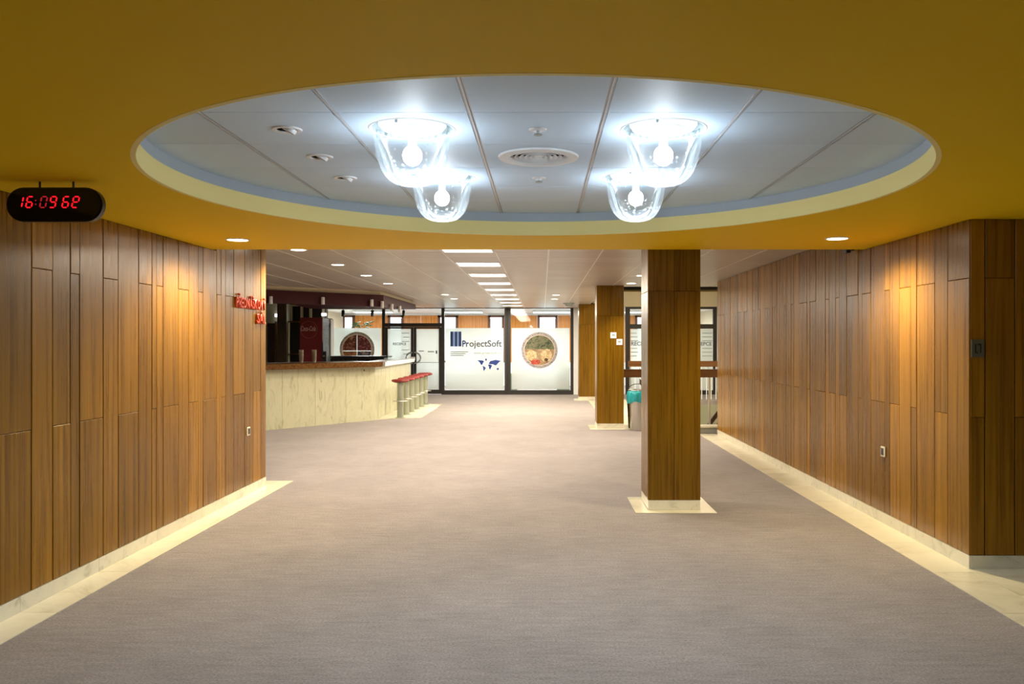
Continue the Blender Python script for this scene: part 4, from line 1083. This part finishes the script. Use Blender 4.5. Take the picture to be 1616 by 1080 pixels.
# ------------------------------------------------------------------ waste bin
x=1.725; y=15.32
g=thing('waste_bin','steel waste bin with a teal bag folded over its rim beside the second pillar','bin',(x,y,0))
obj('bin_body',lathe(BM(),[(0,.0),(.13,.0),(.135,.02),(.16,.70),(.152,.70),(.128,.03),(0,.03)],(x,y,T),36),M_STEEL,g,smooth=True)
M_BAG=plain('teal_bag',(.015,.33,.36),.32)
prof=[(.150,.60),(.150,.705),(.165,.715),(.188,.69),(.196,.62),(.19,.55),(.178,.50),(.172,.52),(.178,.60),(.168,.69),(.160,.70)]
b=lathe(BM(),prof,(x,y,T),48)
for v_ in b.verts:
    a=math.atan2(v_.co.y-y,v_.co.x-x); d_=math.hypot(v_.co.x-x,v_.co.y-y)
    if v_.co.z<.66: k_=1+.035*math.sin(a*9)+.02*math.sin(a*17); v_.co.x=x+(v_.co.x-x)*k_; v_.co.y=y+(v_.co.y-y)*k_; v_.co.z+=.025*math.sin(a*3+1)
obj('bin_bag',b,M_BAG,g,smooth=True,label='teal plastic bag')
obj('rim_ring',tube(BM(),[(x+.165*math.cos(2*PI*k/32),y+.165*math.sin(2*PI*k/32),.725+T) for k in range(32)],.008,8,True),M_STEEL,g,smooth=True)
pts=[(x+.17*math.cos(PI*k/16),y+.02,.73+.11*math.sin(PI*k/16)) for k in range(17)]
obj('bail_handle',tube(BM(),pts,.006,6),M_BLACK,g,smooth=True)
x2=1.715; y2=15.70
g=thing('waste_bin','black bin standing just behind the steel waste bin','bin',(x2,y2,0))
obj('bin_body',lathe(BM(),[(0,0),(.12,0),(.15,.62),(.155,.63),(.145,.63),(.115,.02),(0,.02)],(x2,y2,T),28),M_BLACK,g,smooth=True)
obj('rim_ring',tube(BM(),[(x2+.152*math.cos(2*PI*k/28),y2+.152*math.sin(2*PI*k/28),.64) for k in range(28)],.008,6,True),M_BLACK,g)

# ------------------------------------------------------------------ stairwell
M_LOW=plain('well_green_grey',(.26,.27,.19),.6)
struct('wall_well', box(WX0,WX1,WY1,WY1+.1,-3.2,-.1), M_LOW)
wn=struct('wall_well_near', box(WX0,WX1,WY0-.1,WY0,-3.2,-.1), M_LOW)
struct('wall_well_left', box(WX0-.1,WX0,WY0,WY1,-3.2,-.1), M_LOW)
struct('floor_lower', box(WX0,WX1,WY0,WY1,-3.3,-3.2), M_MARB)
k_=thing('kerb','low grey kerb with a pale top at the end of the right marble strip','kerb',(2.85,14.75,0))
obj('kerb_body',box(2.32,XR+.3,14.74,15.06,T,.105),plain('kerb_grey',(.30,.31,.28),.6),k_); obj('kerb_top',box(2.30,XR+.3,14.72,15.08,.1055,.13),M_MARB,k_)
def guard(y,x0,x1,lab,posts,bal,h=1.10):
    g=thing('guard_rail',lab,'railing',((x0+x1)/2,y,0))
    obj('handrail',box(x0,x1,y-.03,y+.03,h-.155,h),M_RAIL,g,bevel=.006,org=((x0+x1)/2,y,h))
    for x in posts: obj('post',box(x-.018,x+.018,y-.018,y+.018,0,h-.155),M_STEEL,g)
    if bal:
        n_=int((x1-x0)/.13)
        for k in range(n_):
            x=x0+.06+k*.13; obj('baluster',tube(BM(),[(x,y,.03),(x,y,h-.155)],.012,6),M_WHITE,g)
guard(16.0,1.51,5.45,'brown wooden guard rail in front of the stairwell, behind the bin',(2.3,3.16,3.9,4.7,5.4),False,1.085)
guard(23.15,2.35,5.45,'dark wooden guard rail with white balusters at the far side of the stairwell',(2.4,3.9,5.4),True,1.08)
def flight(y0,y1,xs,xe,lab,yr):
    g=thing('stair_flight',lab,'stairs',(xs,(y0+y1)/2,0)); n_=14; dx=(xe-xs)/n_; rise=.17
    for k in range(n_):
        a=xs+dx*k; obj('step',box(min(a,a+dx),max(a,a+dx),y0,y1,-rise*(k+1)-.05,-rise*(k+1)),M_MARB,g)
    s_=1 if xe>xs else -1
    def nz(x): return -abs(x-xs)/abs(dx)*rise
    for off_ in (.95,.70):
        p=[(xs,nz(xs)+off_-.13),(xe,nz(xe)+off_-.13),(xe,nz(xe)+off_),(xs,nz(xs)+off_)]
        obj('handrail',prism_y(BM(),p,yr-.025,yr+.025),plain('stair_rail_dark',(.06,.022,.012),.4),g)
    for k in range(0,n_,2):
        x=xs+dx*(k+.5); obj('baluster',tube(BM(),[(x,yr,nz(x)-.2),(x,yr,nz(x)+.9)],.01,6),M_STEEL,g)
    q=prism_y(BM(),[(xs,-.2),(xe,nz(xe)-.25),(xe,nz(xe)-.45),(xs,-.4)],yr+.03,yr+.06); obj('stringer',q,M_LOW,g)
flight(17.6,18.7,4.2,2.4,'near stair flight going down to the left in the stairwell',17.5)
flight(21.0,22.3,2.4,4.4,'far stair flight going down to the right in the stairwell',20.9)
